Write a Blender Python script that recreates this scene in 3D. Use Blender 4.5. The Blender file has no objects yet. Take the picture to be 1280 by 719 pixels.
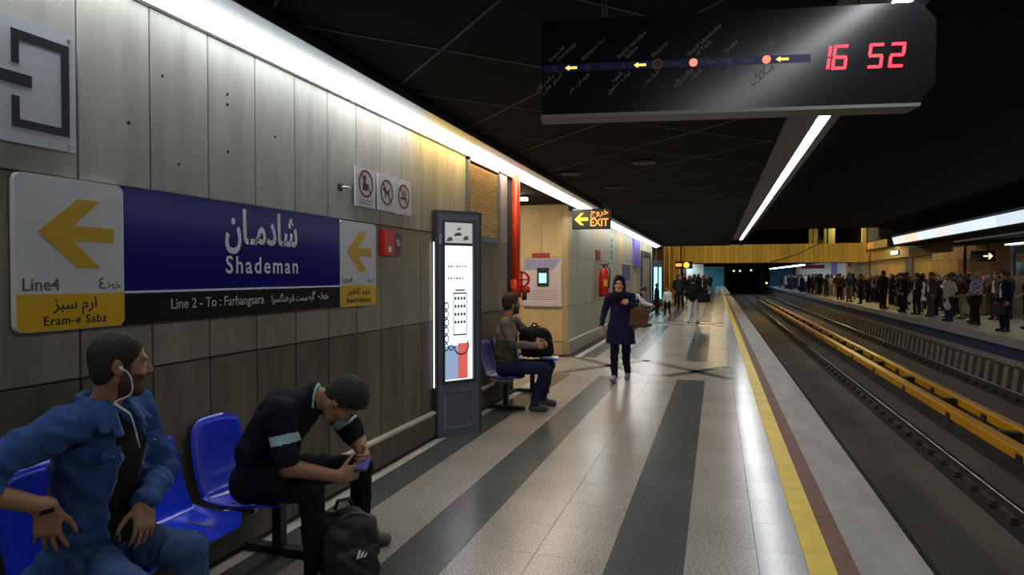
import bpy, bmesh, math, random
import numpy as np
from mathutils import Vector, Matrix

random.seed(7); rng = np.random.default_rng(7)
SC = bpy.context.scene
COL = SC.collection

# ------------------------------------------------------------------ camera
cam = bpy.data.objects.new('camera', bpy.data.cameras.new('camera')); COL.objects.link(cam)
_F = 810.0; _yaw = math.atan(256/_F); _pit = math.atan(15.5/_F)
cam.location = (0, 0, 1.62)
cam.rotation_euler = (math.pi/2 - _pit, 0, _yaw)
cam.data.sensor_fit = 'HORIZONTAL'; cam.data.sensor_width = 36.0; cam.data.lens = 36.0*_F/1280
cam.data.clip_start = .05; cam.data.clip_end = 300
SC.camera = cam
# ------------------------------------------------------------------ world, exposure
W = bpy.data.worlds.new('world'); SC.world = W; W.use_nodes = True
W.node_tree.nodes['Background'].inputs[0].default_value = (.5, .55, .6, 1)
W.node_tree.nodes['Background'].inputs[1].default_value = .004
SC.view_settings.view_transform = 'Standard'; SC.view_settings.look = 'None'
SC.view_settings.exposure = 0.0; SC.view_settings.gamma = 1.0
SC.view_settings.use_curve_mapping = False
L_STRIP = 11.0        # radiance of the wall strip lights
L_CENTRE = 26.0      # platform edge lamp
L_RIGHT = 1.45        # opposite fascia lamp
L_WARM = 115.0        # warm lamps added unseen in the mezzanine void

# ------------------------------------------------------------------ materials
def srgb(*c):
    return tuple(((v/255+.055)/1.055)**2.4 if v > 10 else v/255/12.92 for v in c)
_M = {}
def mat(name, col, rough=.6, metal=0.0, var=0.0, vscale=(6, 6, 6), bump=0.0, bscale=40, rnd=0.0, spec=.5, coat=0.0, col2=None):
    if name in _M: return _M[name]
    m = bpy.data.materials.new(name); m.use_nodes = True; _M[name] = m
    nt = m.node_tree; b = nt.nodes['Principled BSDF']; N = nt.nodes.new; K = nt.links.new
    b.inputs['Base Color'].default_value = (*col, 1); b.inputs['Roughness'].default_value = rough
    b.inputs['Metallic'].default_value = metal; b.inputs['Specular IOR Level'].default_value = spec
    b.inputs['Coat Weight'].default_value = coat
    if var or rnd or bump:
        tc = N('ShaderNodeTexCoord'); oi = N('ShaderNodeObjectInfo')
        ad = N('ShaderNodeVectorMath'); ad.operation = 'MULTIPLY_ADD'
        cb = N('ShaderNodeCombineXYZ')
        mu = N('ShaderNodeMath'); mu.operation = 'MULTIPLY'; mu.inputs[1].default_value = 37.0
        K(oi.outputs['Random'], mu.inputs[0])
        for i in range(3): K(mu.outputs[0], cb.inputs[i])
        K(tc.outputs['Object'], ad.inputs[0]); ad.inputs[1].default_value = vscale; K(cb.outputs[0], ad.inputs[2])
    if var or rnd:
        nz = N('ShaderNodeTexNoise'); nz.inputs['Scale'].default_value = 1; nz.inputs['Detail'].default_value = 6; nz.inputs['Roughness'].default_value = .62
        K(ad.outputs[0], nz.inputs['Vector'])
        rp = N('ShaderNodeValToRGB'); rp.color_ramp.elements[0].position = .3; rp.color_ramp.elements[1].position = .72
        lo = col2 if col2 else tuple(c*(1-var) for c in col); hi = tuple(min(1, c*(1+var*.6)) for c in col)
        rp.color_ramp.elements[0].color = (*lo, 1); rp.color_ramp.elements[1].color = (*hi, 1)
        K(nz.outputs[0], rp.inputs[0]); out = rp.outputs[0]
        if rnd:
            mr = N('ShaderNodeMapRange'); mr.inputs[3].default_value = 1-rnd; mr.inputs[4].default_value = 1+rnd
            K(oi.outputs['Random'], mr.inputs[0])
            hs = N('ShaderNodeHueSaturation'); K(mr.outputs[0], hs.inputs['Value']); K(out, hs.inputs['Color']); out = hs.outputs[0]
        K(out, b.inputs['Base Color'])
    if bump:
        n2 = N('ShaderNodeTexNoise'); n2.inputs['Scale'].default_value = bscale; n2.inputs['Detail'].default_value = 4
        K(tc.outputs['Object'], n2.inputs['Vector'])
        bp = N('ShaderNodeBump'); bp.inputs['Strength'].default_value = bump; bp.inputs['Distance'].default_value = .01
        K(n2.outputs[0], bp.inputs['Height']); K(bp.outputs[0], b.inputs['Normal'])
    return m
def emit(name, col, s):
    if name in _M: return _M[name]
    m = bpy.data.materials.new(name); m.use_nodes = True; _M[name] = m
    b = m.node_tree.nodes['Principled BSDF']
    b.inputs['Base Color'].default_value = (.02, .02, .02, 1)
    b.inputs['Emission Color'].default_value = (*col, 1); b.inputs['Emission Strength'].default_value = s
    return m
def granite(name, col, dark, light, rough):
    m = mat(name, col, rough)
    nt = m.node_tree; b = nt.nodes['Principled BSDF']; N = nt.nodes.new; K = nt.links.new
    tc = N('ShaderNodeTexCoord'); nz = N('ShaderNodeTexNoise'); nz.inputs['Scale'].default_value = 75; nz.inputs['Detail'].default_value = 3
    tc = N('ShaderNodeNewGeometry'); K(tc.outputs['Position'], nz.inputs['Vector'])
    rp = N('ShaderNodeValToRGB'); e = rp.color_ramp.elements
    e[0].position = .36; e[0].color = (*dark, 1); e[1].position = .64; e[1].color = (*light, 1)
    K(nz.outputs[0], rp.inputs[0])
    n2 = N('ShaderNodeTexNoise'); n2.inputs['Scale'].default_value = 1.3; n2.inputs['Detail'].default_value = 3
    K(tc.outputs['Position'], n2.inputs['Vector'])
    oi = N('ShaderNodeObjectInfo'); mr = N('ShaderNodeMapRange'); mr.inputs[3].default_value = .94; mr.inputs[4].default_value = 1.05
    K(oi.outputs['Random'], mr.inputs[0])
    mr2 = N('ShaderNodeMapRange'); mr2.inputs[1].default_value = .3; mr2.inputs[2].default_value = .7; mr2.inputs[3].default_value = .9; mr2.inputs[4].default_value = 1.07
    K(n2.outputs[0], mr2.inputs[0])
    mm = N('ShaderNodeMath'); mm.operation = 'MULTIPLY'; K(mr.outputs[0], mm.inputs[0]); K(mr2.outputs[0], mm.inputs[1])
    hs = N('ShaderNodeHueSaturation'); K(mm.outputs[0], hs.inputs['Value']); K(rp.outputs[0], hs.inputs['Color'])
    K(hs.outputs[0], b.inputs['Base Color'])
    mr3 = N('ShaderNodeMapRange'); mr3.inputs[1].default_value = .3; mr3.inputs[2].default_value = .7; mr3.inputs[3].default_value = rough*.92; mr3.inputs[4].default_value = rough*1.1
    pass
    return m

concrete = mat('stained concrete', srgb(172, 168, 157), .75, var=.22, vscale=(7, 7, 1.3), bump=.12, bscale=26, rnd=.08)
concrete_low = mat('lower concrete', srgb(108, 98, 80), .75, var=.34, vscale=(6, 6, 1.1), bump=.15, bscale=30, rnd=.16)
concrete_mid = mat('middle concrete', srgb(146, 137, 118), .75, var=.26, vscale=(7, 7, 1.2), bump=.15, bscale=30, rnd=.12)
tan_tile = mat('tan stone', srgb(205, 178, 130), .55, var=.18, vscale=(5, 5, 2), rnd=.07)
tan_grey = mat('grey tan stone', srgb(170, 165, 145), .55, var=.18, vscale=(5, 5, 2), rnd=.07)
tan_far = mat('ochre cladding', srgb(190, 150, 75), .6, var=.25, vscale=(3, 3, 1), rnd=.14)
tan_green = mat('olive cladding', srgb(165, 155, 85), .6, var=.2, vscale=(2, 2, 1), rnd=.1)
brown_brick = mat('brown brick', srgb(140, 88, 52), .7, var=.2, rnd=.1)
joint_dark = mat('joint dark', (.02, .018, .015), .9)
light_stone = mat('light stone', srgb(190, 186, 172), .6, var=.2, vscale=(4, 4, 4), bump=.1)
ledge_stone = mat('ledge stone', srgb(205, 198, 178), .55, var=.15, vscale=(4, 4, 4))
gr_light = granite('light granite', (.42, .37, .32), (.24, .21, .185), (.5, .45, .4), .25)
gr_dark = granite('dark granite', (.1, .11, .11), (.06, .068, .068), (.13, .145, .14), .23)
gr_sheen = granite('sheen granite', (.4, .4, .42), (.31, .31, .32), (.44, .45, .47), .21)  # strip by the yellow line: bluish reflected sheen put into the granite colour
yellow_paint = mat('yellow edge paint', srgb(222, 190, 40), .5, var=.2, vscale=(5, 5, 5))
brown_strip = mat('brown rubber strip', srgb(118, 82, 70), .7, var=.2, vscale=(6, 6, 6))
edge_conc = mat('edge concrete', srgb(152, 148, 144), .6, var=.25, vscale=(4, 1.5, 4), bump=.2, bscale=20)
black_ceil = mat('black ceiling', (.0045, .0045, .0047), .85, var=.3, spec=.2)
rib_mat = mat('ceiling rib', (.075, .075, .075), .65)
fascia = mat('grey fascia', srgb(84, 84, 82), .5, var=.3, vscale=(9, 2, 9))
bed_mat = mat('track bed concrete', srgb(92, 84, 74), .85, var=.4, vscale=(1.2, .5, 1.2), bump=.3, bscale=14)
dark_bed = mat('dark oily bed', srgb(40, 36, 32), .85, var=.4, vscale=(2, .7, 2), bump=.4, bscale=16)
rail_steel = mat('rail steel', (.42, .41, .40), .28, 1.0)
rust = mat('rusty steel', (.06, .045, .035), .7, .3, var=.3)
yel_cover = mat('yellow third rail cover', srgb(214, 150, 12), .32, var=.15, vscale=(1, .5, 1))
black_steel = mat('black steel', (.018, .018, .02), .45)
grey_paint = mat('grey metal', srgb(98, 104, 116), .42, .25)
dgrey_paint = mat('dark grey metal', srgb(66, 70, 80), .45, .25)
steel = mat('brushed steel', (.55, .55, .56), .32, 1.0)
blue_seat = mat('blue seat plastic', srgb(28, 58, 214), .25, coat=.2)
purple_seat = mat('violet seat plastic', srgb(70, 66, 160), .3)
sign_white = mat('sign white', srgb(212, 214, 218), .4)
sign_blue = mat('sign blue', srgb(26, 26, 120), .16)
sign_black = mat('sign black', (.008, .009, .009), .25)
sign_yellow = mat('sign yellow', srgb(226, 178, 20), .35)
letter_white = mat('lettering white', srgb(225, 226, 235), .45)
letter_grey = mat('lettering grey', srgb(105, 105, 98), .5)
ink = mat('ink black', (.012, .014, .022), .45)
red_paint = mat('red paint', srgb(200, 24, 20), .35)
red_dark = mat('dark red', srgb(110, 22, 20), .45)
orange_red = mat('orange red pipe', srgb(222, 66, 26), .35)
white_paint = mat('white paint', srgb(225, 225, 220), .45)
# clothes and skin
def skin(n, c): return mat(n, c, .5, var=.1, vscale=(30, 30, 30))
skin_a = skin('olive skin', srgb(158, 112, 84)); skin_b = skin('tan skin', srgb(176, 128, 98)); skin_c = skin('pale skin', srgb(200, 152, 124))
def cloth(n, c, v=.25): return mat(n, c, .9, var=v, vscale=(14, 14, 14), bump=.35, bscale=220, spec=.2)
hair_black = mat('black hair', (.012, .010, .009), .5, bump=.8, bscale=160)
hair_grey = mat('grey hair', srgb(150, 145, 138), .6, bump=.6, bscale=140)
denim = cloth('denim shirt', srgb(58, 86, 140), .4); jeans = cloth('blue jeans', srgb(66, 88, 132), .35); jeans_d = cloth('dark jeans', srgb(40, 45, 78))
tee_dark = cloth('dark tee', srgb(32, 32, 26)); black_cloth = cloth('black cloth', srgb(24, 24, 27)); navy_cloth = cloth('navy cloth', srgb(28, 29, 62))
polo = cloth('black polo', srgb(26, 29, 38)); mint = cloth('mint stripe', srgb(176, 214, 212), .1)
grey_knit = cloth('grey knit', srgb(122, 112, 112)); white_cloth = cloth('white cloth', srgb(212, 210, 206), .12)
shoe_blk = mat('black shoe', (.014, .013, .013), .4); shoe_gry = mat('grey shoe', srgb(86, 82, 80), .6, var=.2); shoe_wht = mat('white shoe', srgb(196, 196, 196), .55)
lip_m = skin('lip', srgb(140, 82, 72)); stubble = mat('stubble', srgb(74, 54, 44), .7, var=.2, vscale=(60, 60, 60))
eye_w = mat('eye white', srgb(205, 200, 196), .25); eye_d = mat('iris dark', (.012, .008, .006), .15)

# ------------------------------------------------------------------ object helpers
def tag(o, label=None, cat=None, group=None, kind=None):
    if label: o['label'] = label
    if cat: o['category'] = cat
    if group: o['group'] = group
    if kind: o['kind'] = kind
    return o
def empty(name, loc=(0, 0, 0), rz=0, **k):
    o = bpy.data.objects.new(name, None); COL.objects.link(o); o.location = loc; o.rotation_euler.z = rz; o.empty_display_size = .1
    return tag(o, **k)
class MB:
    """collects shapes; build() links them as one mesh object"""
    def __init__(s): s.v = []; s.f = []; s.mi = []; s.sm = []
    def add(s, vs, fs, mi=0, sm=False):
        n = len(s.v); s.v += [tuple(v) for v in vs]; s.f += [tuple(i+n for i in f) for f in fs]; s.mi += [mi]*len(fs); s.sm += [sm]*len(fs); return s
    def box(s, x0, x1, y0, y1, z0, z1, mi=0, b=0.0):
        if b <= 0:
            vs = [(x, y, z) for x in (x0, x1) for y in (y0, y1) for z in (z0, z1)]
            return s.add(vs, [(0, 1, 3, 2), (4, 6, 7, 5), (0, 4, 5, 1), (2, 3, 7, 6), (0, 2, 6, 4), (1, 5, 7, 3)], mi)
        bm = bmesh.new(); bmesh.ops.create_cube(bm, size=1)
        for v in bm.verts: v.co = ((x0+x1)/2+v.co.x*(x1-x0), (y0+y1)/2+v.co.y*(y1-y0), (z0+z1)/2+v.co.z*(z1-z0))
        bmesh.ops.bevel(bm, geom=bm.edges[:], offset=b, segments=2, affect='EDGES', profile=.6)
        bm.verts.index_update(); s.add([v.co[:] for v in bm.verts], [[v.index for v in f.verts] for f in bm.faces], mi, False); bm.free(); return s
    def obox(s, o, u, v, w, mi=0):
        """box from corner o along vectors u, v, w"""
        o, u, v, w = map(Vector, (o, u, v, w))
        vs = [o+u*a+v*b+w*c for a in (0, 1) for b in (0, 1) for c in (0, 1)]
        return s.add(vs, [(0, 1, 3, 2), (4, 6, 7, 5), (0, 4, 5, 1), (2, 3, 7, 6), (0, 2, 6, 4), (1, 5, 7, 3)], mi)
    def prism(s, pts, o, u, v, w, mi=0):
        """polygon pts (a, b) in the plane o + a u + b v, extruded by vector w"""
        o, u, v, w = map(Vector, (o, u, v, w)); n = len(pts)
        base = [o+u*a+v*b for a, b in pts]
        return s.add(base+[p+w for p in base], [tuple(range(n))[::-1], tuple(range(n, 2*n))]+[(i, (i+1) % n, n+(i+1) % n, n+i) for i in range(n)], mi)
    def tube(s, pts, r, n=10, mi=0, cap=True, flat=1.0):
        pts = [Vector(p) for p in pts]; rs = r if isinstance(r, (list, tuple)) else [r]*len(pts); vs = []; fs = []
        up = Vector((0, 0, 1)); 
        for i, p in enumerate(pts):
            d = (pts[min(i+1, len(pts)-1)]-pts[max(i-1, 0)]).normalized()
            a = d.cross(up) if abs(d.dot(up)) < .98 else d.cross(Vector((1, 0, 0)))
            a.normalize(); b = a.cross(d)
            for k in range(n):
                t = 2*math.pi*k/n; vs.append(p+a*(rs[i]*math.cos(t))+b*(rs[i]*flat*math.sin(t)))
        for i in range(len(pts)-1):
            for k in range(n):
                fs.append((i*n+k, i*n+(k+1) % n, (i+1)*n+(k+1) % n, (i+1)*n+k))
        if cap: fs += [tuple(range(n))[::-1], tuple(range((len(pts)-1)*n, len(pts)*n))]
        return s.add(vs, fs, mi, True)
    def lathe(s, prof, c, n=16, mi=0):
        """profile [(r, z)] around a vertical axis at c"""
        pts = [(c[0], c[1], c[2]+z) for r, z in prof]; vs = []; fs = []
        for r, z in prof:
            for k in range(n): vs.append((c[0]+r*math.cos(2*math.pi*k/n), c[1]+r*math.sin(2*math.pi*k/n), c[2]+z))
        for i in range(len(prof)-1):
            for k in range(n): fs.append((i*n+k, i*n+(k+1) % n, (i+1)*n+(k+1) % n, (i+1)*n+k))
        fs += [tuple(range(n))[::-1], tuple(range((len(prof)-1)*n, len(prof)*n))]
        return s.add(vs, fs, mi, True)
    def ring(s, o, u, v, w, r0, r1, n=28, mi=0, a0=0, a1=2*math.pi):
        """flat annulus in plane o,u,v extruded by w"""
        o, u, v, w = map(Vector, (o, u, v, w)); full = abs(a1-a0-2*math.pi) < 1e-6
        m = n if full else n+1; vs = []
        for k in range(m):
            t = a0+(a1-a0)*k/n
            d = u*math.cos(t)+v*math.sin(t)
            vs += [o+d*r0, o+d*r1, o+d*r0+w, o+d*r1+w]
        fs = []
        for k in range(n):
            a = 4*k; b = 4*((k+1) % m)
            fs += [(a, a+1, b+1, b), (a+2, b+2, b+3, a+3), (a+1, a+3, b+3, b+1), (a, b, b+2, a+2)]
        return s.add(vs, fs, mi)
    def mesh(s, name, mats):
        me = bpy.data.meshes.new(name); me.from_pydata(s.v, [], s.f)
        for m in (mats if isinstance(mats, (list, tuple)) else [mats]): me.materials.append(m)
        me.polygons.foreach_set('material_index', s.mi); me.polygons.foreach_set('use_smooth', s.sm); me.update(); return me
    def build(s, name, mats, parent=None, loc=(0, 0, 0), **k):
        o = bpy.data.objects.new(name, s.mesh(name, mats)); COL.objects.link(o); o.location = loc
        if parent is not None: o.parent = parent
        bm = bmesh.new(); bm.from_mesh(o.data); bmesh.ops.recalc_face_normals(bm, faces=bm.faces[:]); bm.to_mesh(o.data); bm.free()
        return tag(o, **k)
def inst(me, name, parent, loc, rz=0, scale=None):
    o = bpy.data.objects.new(name, me); COL.objects.link(o); o.parent = parent; o.location = loc; o.rotation_euler.z = rz
    if scale: o.scale = scale
    return o
def copy_tree(o, parent=None):
    c = o.copy(); COL.objects.link(c); c.parent = parent
    for ch in o.children: copy_tree(ch, c)
    return c
def structure(o): o['kind'] = 'structure'; return o

# ------------------------------------------------------------------ lettering (Persian shaped into presentation forms)
_AR = {}
for ch, c, n in [('ا', 0xFE8D, 2), ('آ', 0xFE81, 2), ('ب', 0xFE8F, 4), ('پ', 0xFB56, 4), ('ت', 0xFE95, 4), ('ج', 0xFE9D, 4), ('ح', 0xFEA1, 4), ('خ', 0xFEA5, 4),
                 ('د', 0xFEA9, 2), ('ر', 0xFEAD, 2), ('ز', 0xFEAF, 2), ('س', 0xFEB1, 4), ('ش', 0xFEB5, 4), ('ص', 0xFEB9, 4), ('ط', 0xFEC1, 4), ('ع', 0xFEC9, 4),
                 ('ف', 0xFED1, 4), ('ق', 0xFED5, 4), ('ک', 0xFB8E, 4), ('گ', 0xFB92, 4), ('ل', 0xFEDD, 4), ('م', 0xFEE1, 4), ('ن', 0xFEE5, 4), ('و', 0xFEED, 2),
                 ('ه', 0xFEE9, 4), ('ی', 0xFBFC, 4)]:
    _AR[ch] = (c, n)
def fa(s):
    out = []
    for i, ch in enumerate(s):
        if ch not in _AR: out.append(ch); continue
        c, n = _AR[ch]; p = s[i-1] if i else ''; q = s[i+1] if i+1 < len(s) else ''
        pj = p == 'ـ' or (p in _AR and _AR[p][1] == 4); qj = (q == 'ـ' or q in _AR) and n == 4
        k = (3 if qj else 1) if pj else (2 if qj else 0)
        out.append(chr(c+k))
    return ''.join(out[::-1])
def text(s, name, m, parent, o, u, v, width=None, height=None, align='CENTER', depth=.002, bold=0.0, space=1.0):
    """lettering mesh: baseline point o, reading direction u, up v (world); fitted to a width or a size"""
    c = bpy.data.curves.new('lettering', 'FONT'); c.body = s; c.resolution_u = 3; c.offset = bold; c.extrude = .5; c.space_character = space
    t = bpy.data.objects.new('lettering', c); COL.objects.link(t)
    me = bpy.data.meshes.new_from_object(t.evaluated_get(bpy.context.evaluated_depsgraph_get()))
    bpy.data.objects.remove(t); bpy.data.curves.remove(c)
    n = len(me.vertices); a = np.empty(n*3); me.vertices.foreach_get('co', a); a = a.reshape(-1, 3)
    w = a[:, 0].max()-a[:, 0].min(); k = (width/w) if width else height
    kh = height if height else k
    a[:, 0] -= {'CENTER': (a[:, 0].max()+a[:, 0].min())/2, 'LEFT': a[:, 0].min(), 'RIGHT': a[:, 0].max()}[align]
    u = np.array(Vector(u).normalized()); v = np.array(Vector(v).normalized()); nn = np.cross(u, v)
    p = np.outer(a[:, 0]*k, u)+np.outer(a[:, 1]*kh, v)+np.outer((a[:, 2]+.5)*depth, nn)
    me.vertices.foreach_set('co', p.ravel()); me.update(); me.materials.clear(); me.materials.append(m)
    ob = bpy.data.objects.new(name, me); COL.objects.link(ob); ob.location = o
    if parent is not None:
        ob.parent = parent; ob.matrix_parent_inverse = parent.matrix_world.inverted() if False else Matrix.Identity(4)
        ob.location = Vector(o)-Vector(parent.location) if parent.rotation_euler.z == 0 else Vector(o)
    return ob
def wloc(o):
    p = Vector((0, 0, 0))
    while o is not None: p = p+o.location; o = o.parent
    return p
def part(mb, name, mats, parent, **k):
    """mesh given in world coordinates, hung under an unrotated parent"""
    o = mb.build(name, mats, parent, **k); o.location = -wloc(parent); return o

# ------------------------------------------------------------------ figures: one continuous surface per body, from blended distance fields
SK, TOP, PANT, SHOE, HAIR, LIP, SHIRT, TRIM, EYEW, EYED, STUB = range(11)
def nv(v): v = np.asarray(v, float); return v/np.linalg.norm(v)
class Field:
    def __init__(s, lo, hi, vox):
        s.lo = np.array(lo, float); s.vox = vox
        s.n = np.ceil((np.array(hi)-s.lo)/vox).astype(int)+1
        s.ax = [s.lo[i]+vox*np.arange(s.n[i]) for i in range(3)]
        s.d = np.full(s.n, .3, np.float32); s.r = np.zeros(s.n, np.uint8)
    def sub(s, a, b):
        i0 = np.clip(((a-s.lo)/s.vox).astype(int), 0, s.n-1); i1 = np.clip(np.ceil((b-s.lo)/s.vox).astype(int)+1, 1, s.n)
        if (i1 <= i0).any(): return None, None
        sl = tuple(slice(i0[i], i1[i]) for i in range(3))
        g = [s.ax[i][sl[i]].astype(np.float32) for i in range(3)]
        return sl, (g[0][:, None, None], g[1][None, :, None], g[2][None, None, :])
    def mix(s, sl, d, k, reg, cut=False):
        a = s.d[sl]
        if cut:
            h = np.clip(.5-.5*(a+d)/k, 0, 1); s.d[sl] = a*(1-h)-d*h+k*h*(1-h)
            if reg is not None: s.r[sl] = np.where(-d > a-k*.5, reg, s.r[sl])
        else:
            h = np.clip(.5+.5*(a-d)/k, 0, 1)
            if reg is not None: s.r[sl] = np.where(d < a, reg, s.r[sl])
            s.d[sl] = a*(1-h)+d*h-k*h*(1-h)
    def cap(s, a, b, ra, rb, reg, k=.02, ax=None, f=1.0, cut=False, zmin=None):
        a = np.asarray(a, float); b = np.asarray(b, float); pad = max(ra, rb)*max(f, 1)+k+3*s.vox
        sl, g = s.sub(np.minimum(a, b)-pad, np.maximum(a, b)+pad)
        if sl is None: return s
        ba = b-a; L = max(ba@ba, 1e-9); p = [g[i]-a[i] for i in range(3)]
        h = np.clip((p[0]*ba[0]+p[1]*ba[1]+p[2]*ba[2])/L, 0, 1); q = [p[i]-h*ba[i] for i in range(3)]
        if ax is not None:
            ax = nv(ax); c = (q[0]*ax[0]+q[1]*ax[1]+q[2]*ax[2])*(1-1/f); q = [q[i]-ax[i]*c for i in range(3)]
        d = np.sqrt(q[0]**2+q[1]**2+q[2]**2)-(ra+(rb-ra)*h)
        if zmin is not None: d = np.maximum(d, zmin-g[2])
        s.mix(sl, d, k, reg, cut); return s
    def ell(s, c, rad, B, reg, k=.015, cut=False):
        """ellipsoid with half-axes rad along the rows of B"""
        c = np.asarray(c, float); B = np.asarray(B, float); pad = max(rad)+k+3*s.vox
        sl, g = s.sub(c-pad, c+pad)
        if sl is None: return s
        p = [g[i]-c[i] for i in range(3)]; k0 = 0; k1 = 0
        for j in range(3):
            t = p[0]*B[j][0]+p[1]*B[j][1]+p[2]*B[j][2]; k0 = k0+(t/rad[j])**2; k1 = k1+(t/rad[j]**2)**2
        k0 = np.sqrt(k0); s.mix(sl, k0*(k0-1)/np.maximum(np.sqrt(k1), 1e-6), k, reg, cut); return s
    def box(s, c, half, B, reg, rd=.02, k=.015, cut=False):
        c = np.asarray(c, float); B = np.asarray(B, float); pad = np.linalg.norm(half)+k+3*s.vox
        sl, g = s.sub(c-pad, c+pad)
        if sl is None: return s
        p = [g[i]-c[i] for i in range(3)]
        q = [np.abs(p[0]*B[j][0]+p[1]*B[j][1]+p[2]*B[j][2])-(half[j]-rd) for j in range(3)]
        d = np.sqrt(sum(np.maximum(t, 0)**2 for t in q))+np.minimum(np.maximum(q[0], np.maximum(q[1], q[2])), 0)-rd
        s.mix(sl, d, k, reg, cut); return s
    def plane(s, o, n, reg=None, k=.004):
        """keep the side where (p-o).n < 0"""
        n = nv(n); d = (s.ax[0]-o[0])[:, None, None]*n[0]+(s.ax[1]-o[1])[None, :, None]*n[1]+(s.ax[2]-o[2])[None, None, :]*n[2]
        s.d = np.maximum(s.d, d.astype(np.float32)); return s
    def grid(s):
        return s.ax[0][:, None, None], s.ax[1][None, :, None], s.ax[2][None, None, :]
    def folds(s, regs, amp, freq, seed, dirs=None):
        r = np.random.default_rng(seed); m = np.isin(s.r, regs) & (np.abs(s.d) < .03)
        I = np.nonzero(m); P = np.stack([s.ax[i][I[i]] for i in range(3)], 1)
        w = sum(np.sin(P@(nv(r.normal(size=3))*freq*.5)+r.uniform(0, 6))[:, None]*r.normal(size=3)*.035 for _ in range(3))
        Q = P+w; t = 0
        for j in range(4):
            dv = nv(r.normal(size=3)) if dirs is None else nv(dirs[j % len(dirs)]+r.normal(size=3)*.35)
            t = t+np.sin(Q@(dv*freq*(1+.35*j))+r.uniform(0, 6))/(1+.4*j)
        s.d[I] += (amp*np.abs(t)**1.2*np.sign(t)*.5).astype(np.float32); return s
    def mesh(s, name, mats, off=(0, 0, 0), smooth=1):
        d = s.d; n = d.shape
        S = d < 0; c = np.zeros((n[0]-1, n[1]-1, n[2]-1), np.uint8)
        for i in (0, 1):
            for j in (0, 1):
                for k in (0, 1): c += S[i:n[0]-1+i, j:n[1]-1+j, k:n[2]-1+k]
        I = np.nonzero((c > 0) & (c < 8)); N = len(I[0])
        idx = np.full(c.shape, -1, np.int32); idx[I] = np.arange(N)
        V = np.zeros((N, 3)); cnt = np.zeros(N)
        cor = [(i, j, k) for i in (0, 1) for j in (0, 1) for k in (0, 1)]
        val = {q: d[I[0]+q[0], I[1]+q[1], I[2]+q[2]] for q in cor}
        for a in cor:
            for ax in range(3):
                if a[ax] == 0:
                    b = list(a); b[ax] = 1; b = tuple(b); va, vb = val[a], val[b]; x = (va < 0) != (vb < 0)
                    t = np.where(x, va/np.where(x, va-vb, 1), 0)
                    p = np.array(a, float)[None]+0*V; p[:, ax] += t; V += p*x[:, None]; cnt += x
        V = V/cnt[:, None]+np.stack(I, 1); faces = []
        for ax in range(3):
            o = [i for i in range(3) if i != ax]
            a0 = [slice(1, -1)]*3; a0[ax] = slice(0, n[ax]-1); a1 = [slice(1, -1)]*3; a1[ax] = slice(1, n[ax])
            sa, sb = S[tuple(a0)], S[tuple(a1)]; X = np.nonzero(sa != sb)
            P = [X[0]+(ax != 0), X[1]+(ax != 1), X[2]+(ax != 2)]
            def cell(da, db):
                q = [p.copy() for p in P]; q[o[0]] -= da; q[o[1]] -= db; return idx[q[0], q[1], q[2]]
            f = np.stack([cell(1, 1), cell(0, 1), cell(0, 0), cell(1, 0)], 1)
            flip = sa[X] if ax != 1 else ~sa[X]
            f[~flip] = f[~flip][:, ::-1]; faces.append(f)
        Fc = np.concatenate(faces); Fc = Fc[(Fc >= 0).all(1)]
        reg = s.r[I[0], I[1], I[2]][Fc[:, 0]]
        for _ in range(smooth):                       # light relaxation of the grid steps
            acc = np.zeros_like(V); cc = np.zeros(N)
            for i in range(4):
                a, b = Fc[:, i], Fc[:, (i+1) % 4]
                np.add.at(acc, a, V[b]); np.add.at(cc, a, 1); np.add.at(acc, b, V[a]); np.add.at(cc, b, 1)
            V = V*.5+.5*acc/np.maximum(cc, 1)[:, None]
        V = s.lo+V*s.vox-np.array(off)
        me = bpy.data.meshes.new(name); me.vertices.add(N); me.vertices.foreach_set('co', V.ravel())
        M = len(Fc); me.loops.add(4*M); me.polygons.add(M)
        me.loops.foreach_set('vertex_index', Fc.ravel().astype(np.int32))
        me.polygons.foreach_set('loop_start', np.arange(0, 4*M, 4, dtype=np.int32))
        for m in mats: me.materials.append(m)
        me.polygons.foreach_set('material_index', np.minimum(reg, len(mats)-1).astype(np.int32))
        me.polygons.foreach_set('use_smooth', np.ones(M, bool)); me.update(calc_edges=True); me.validate(); return me

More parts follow.
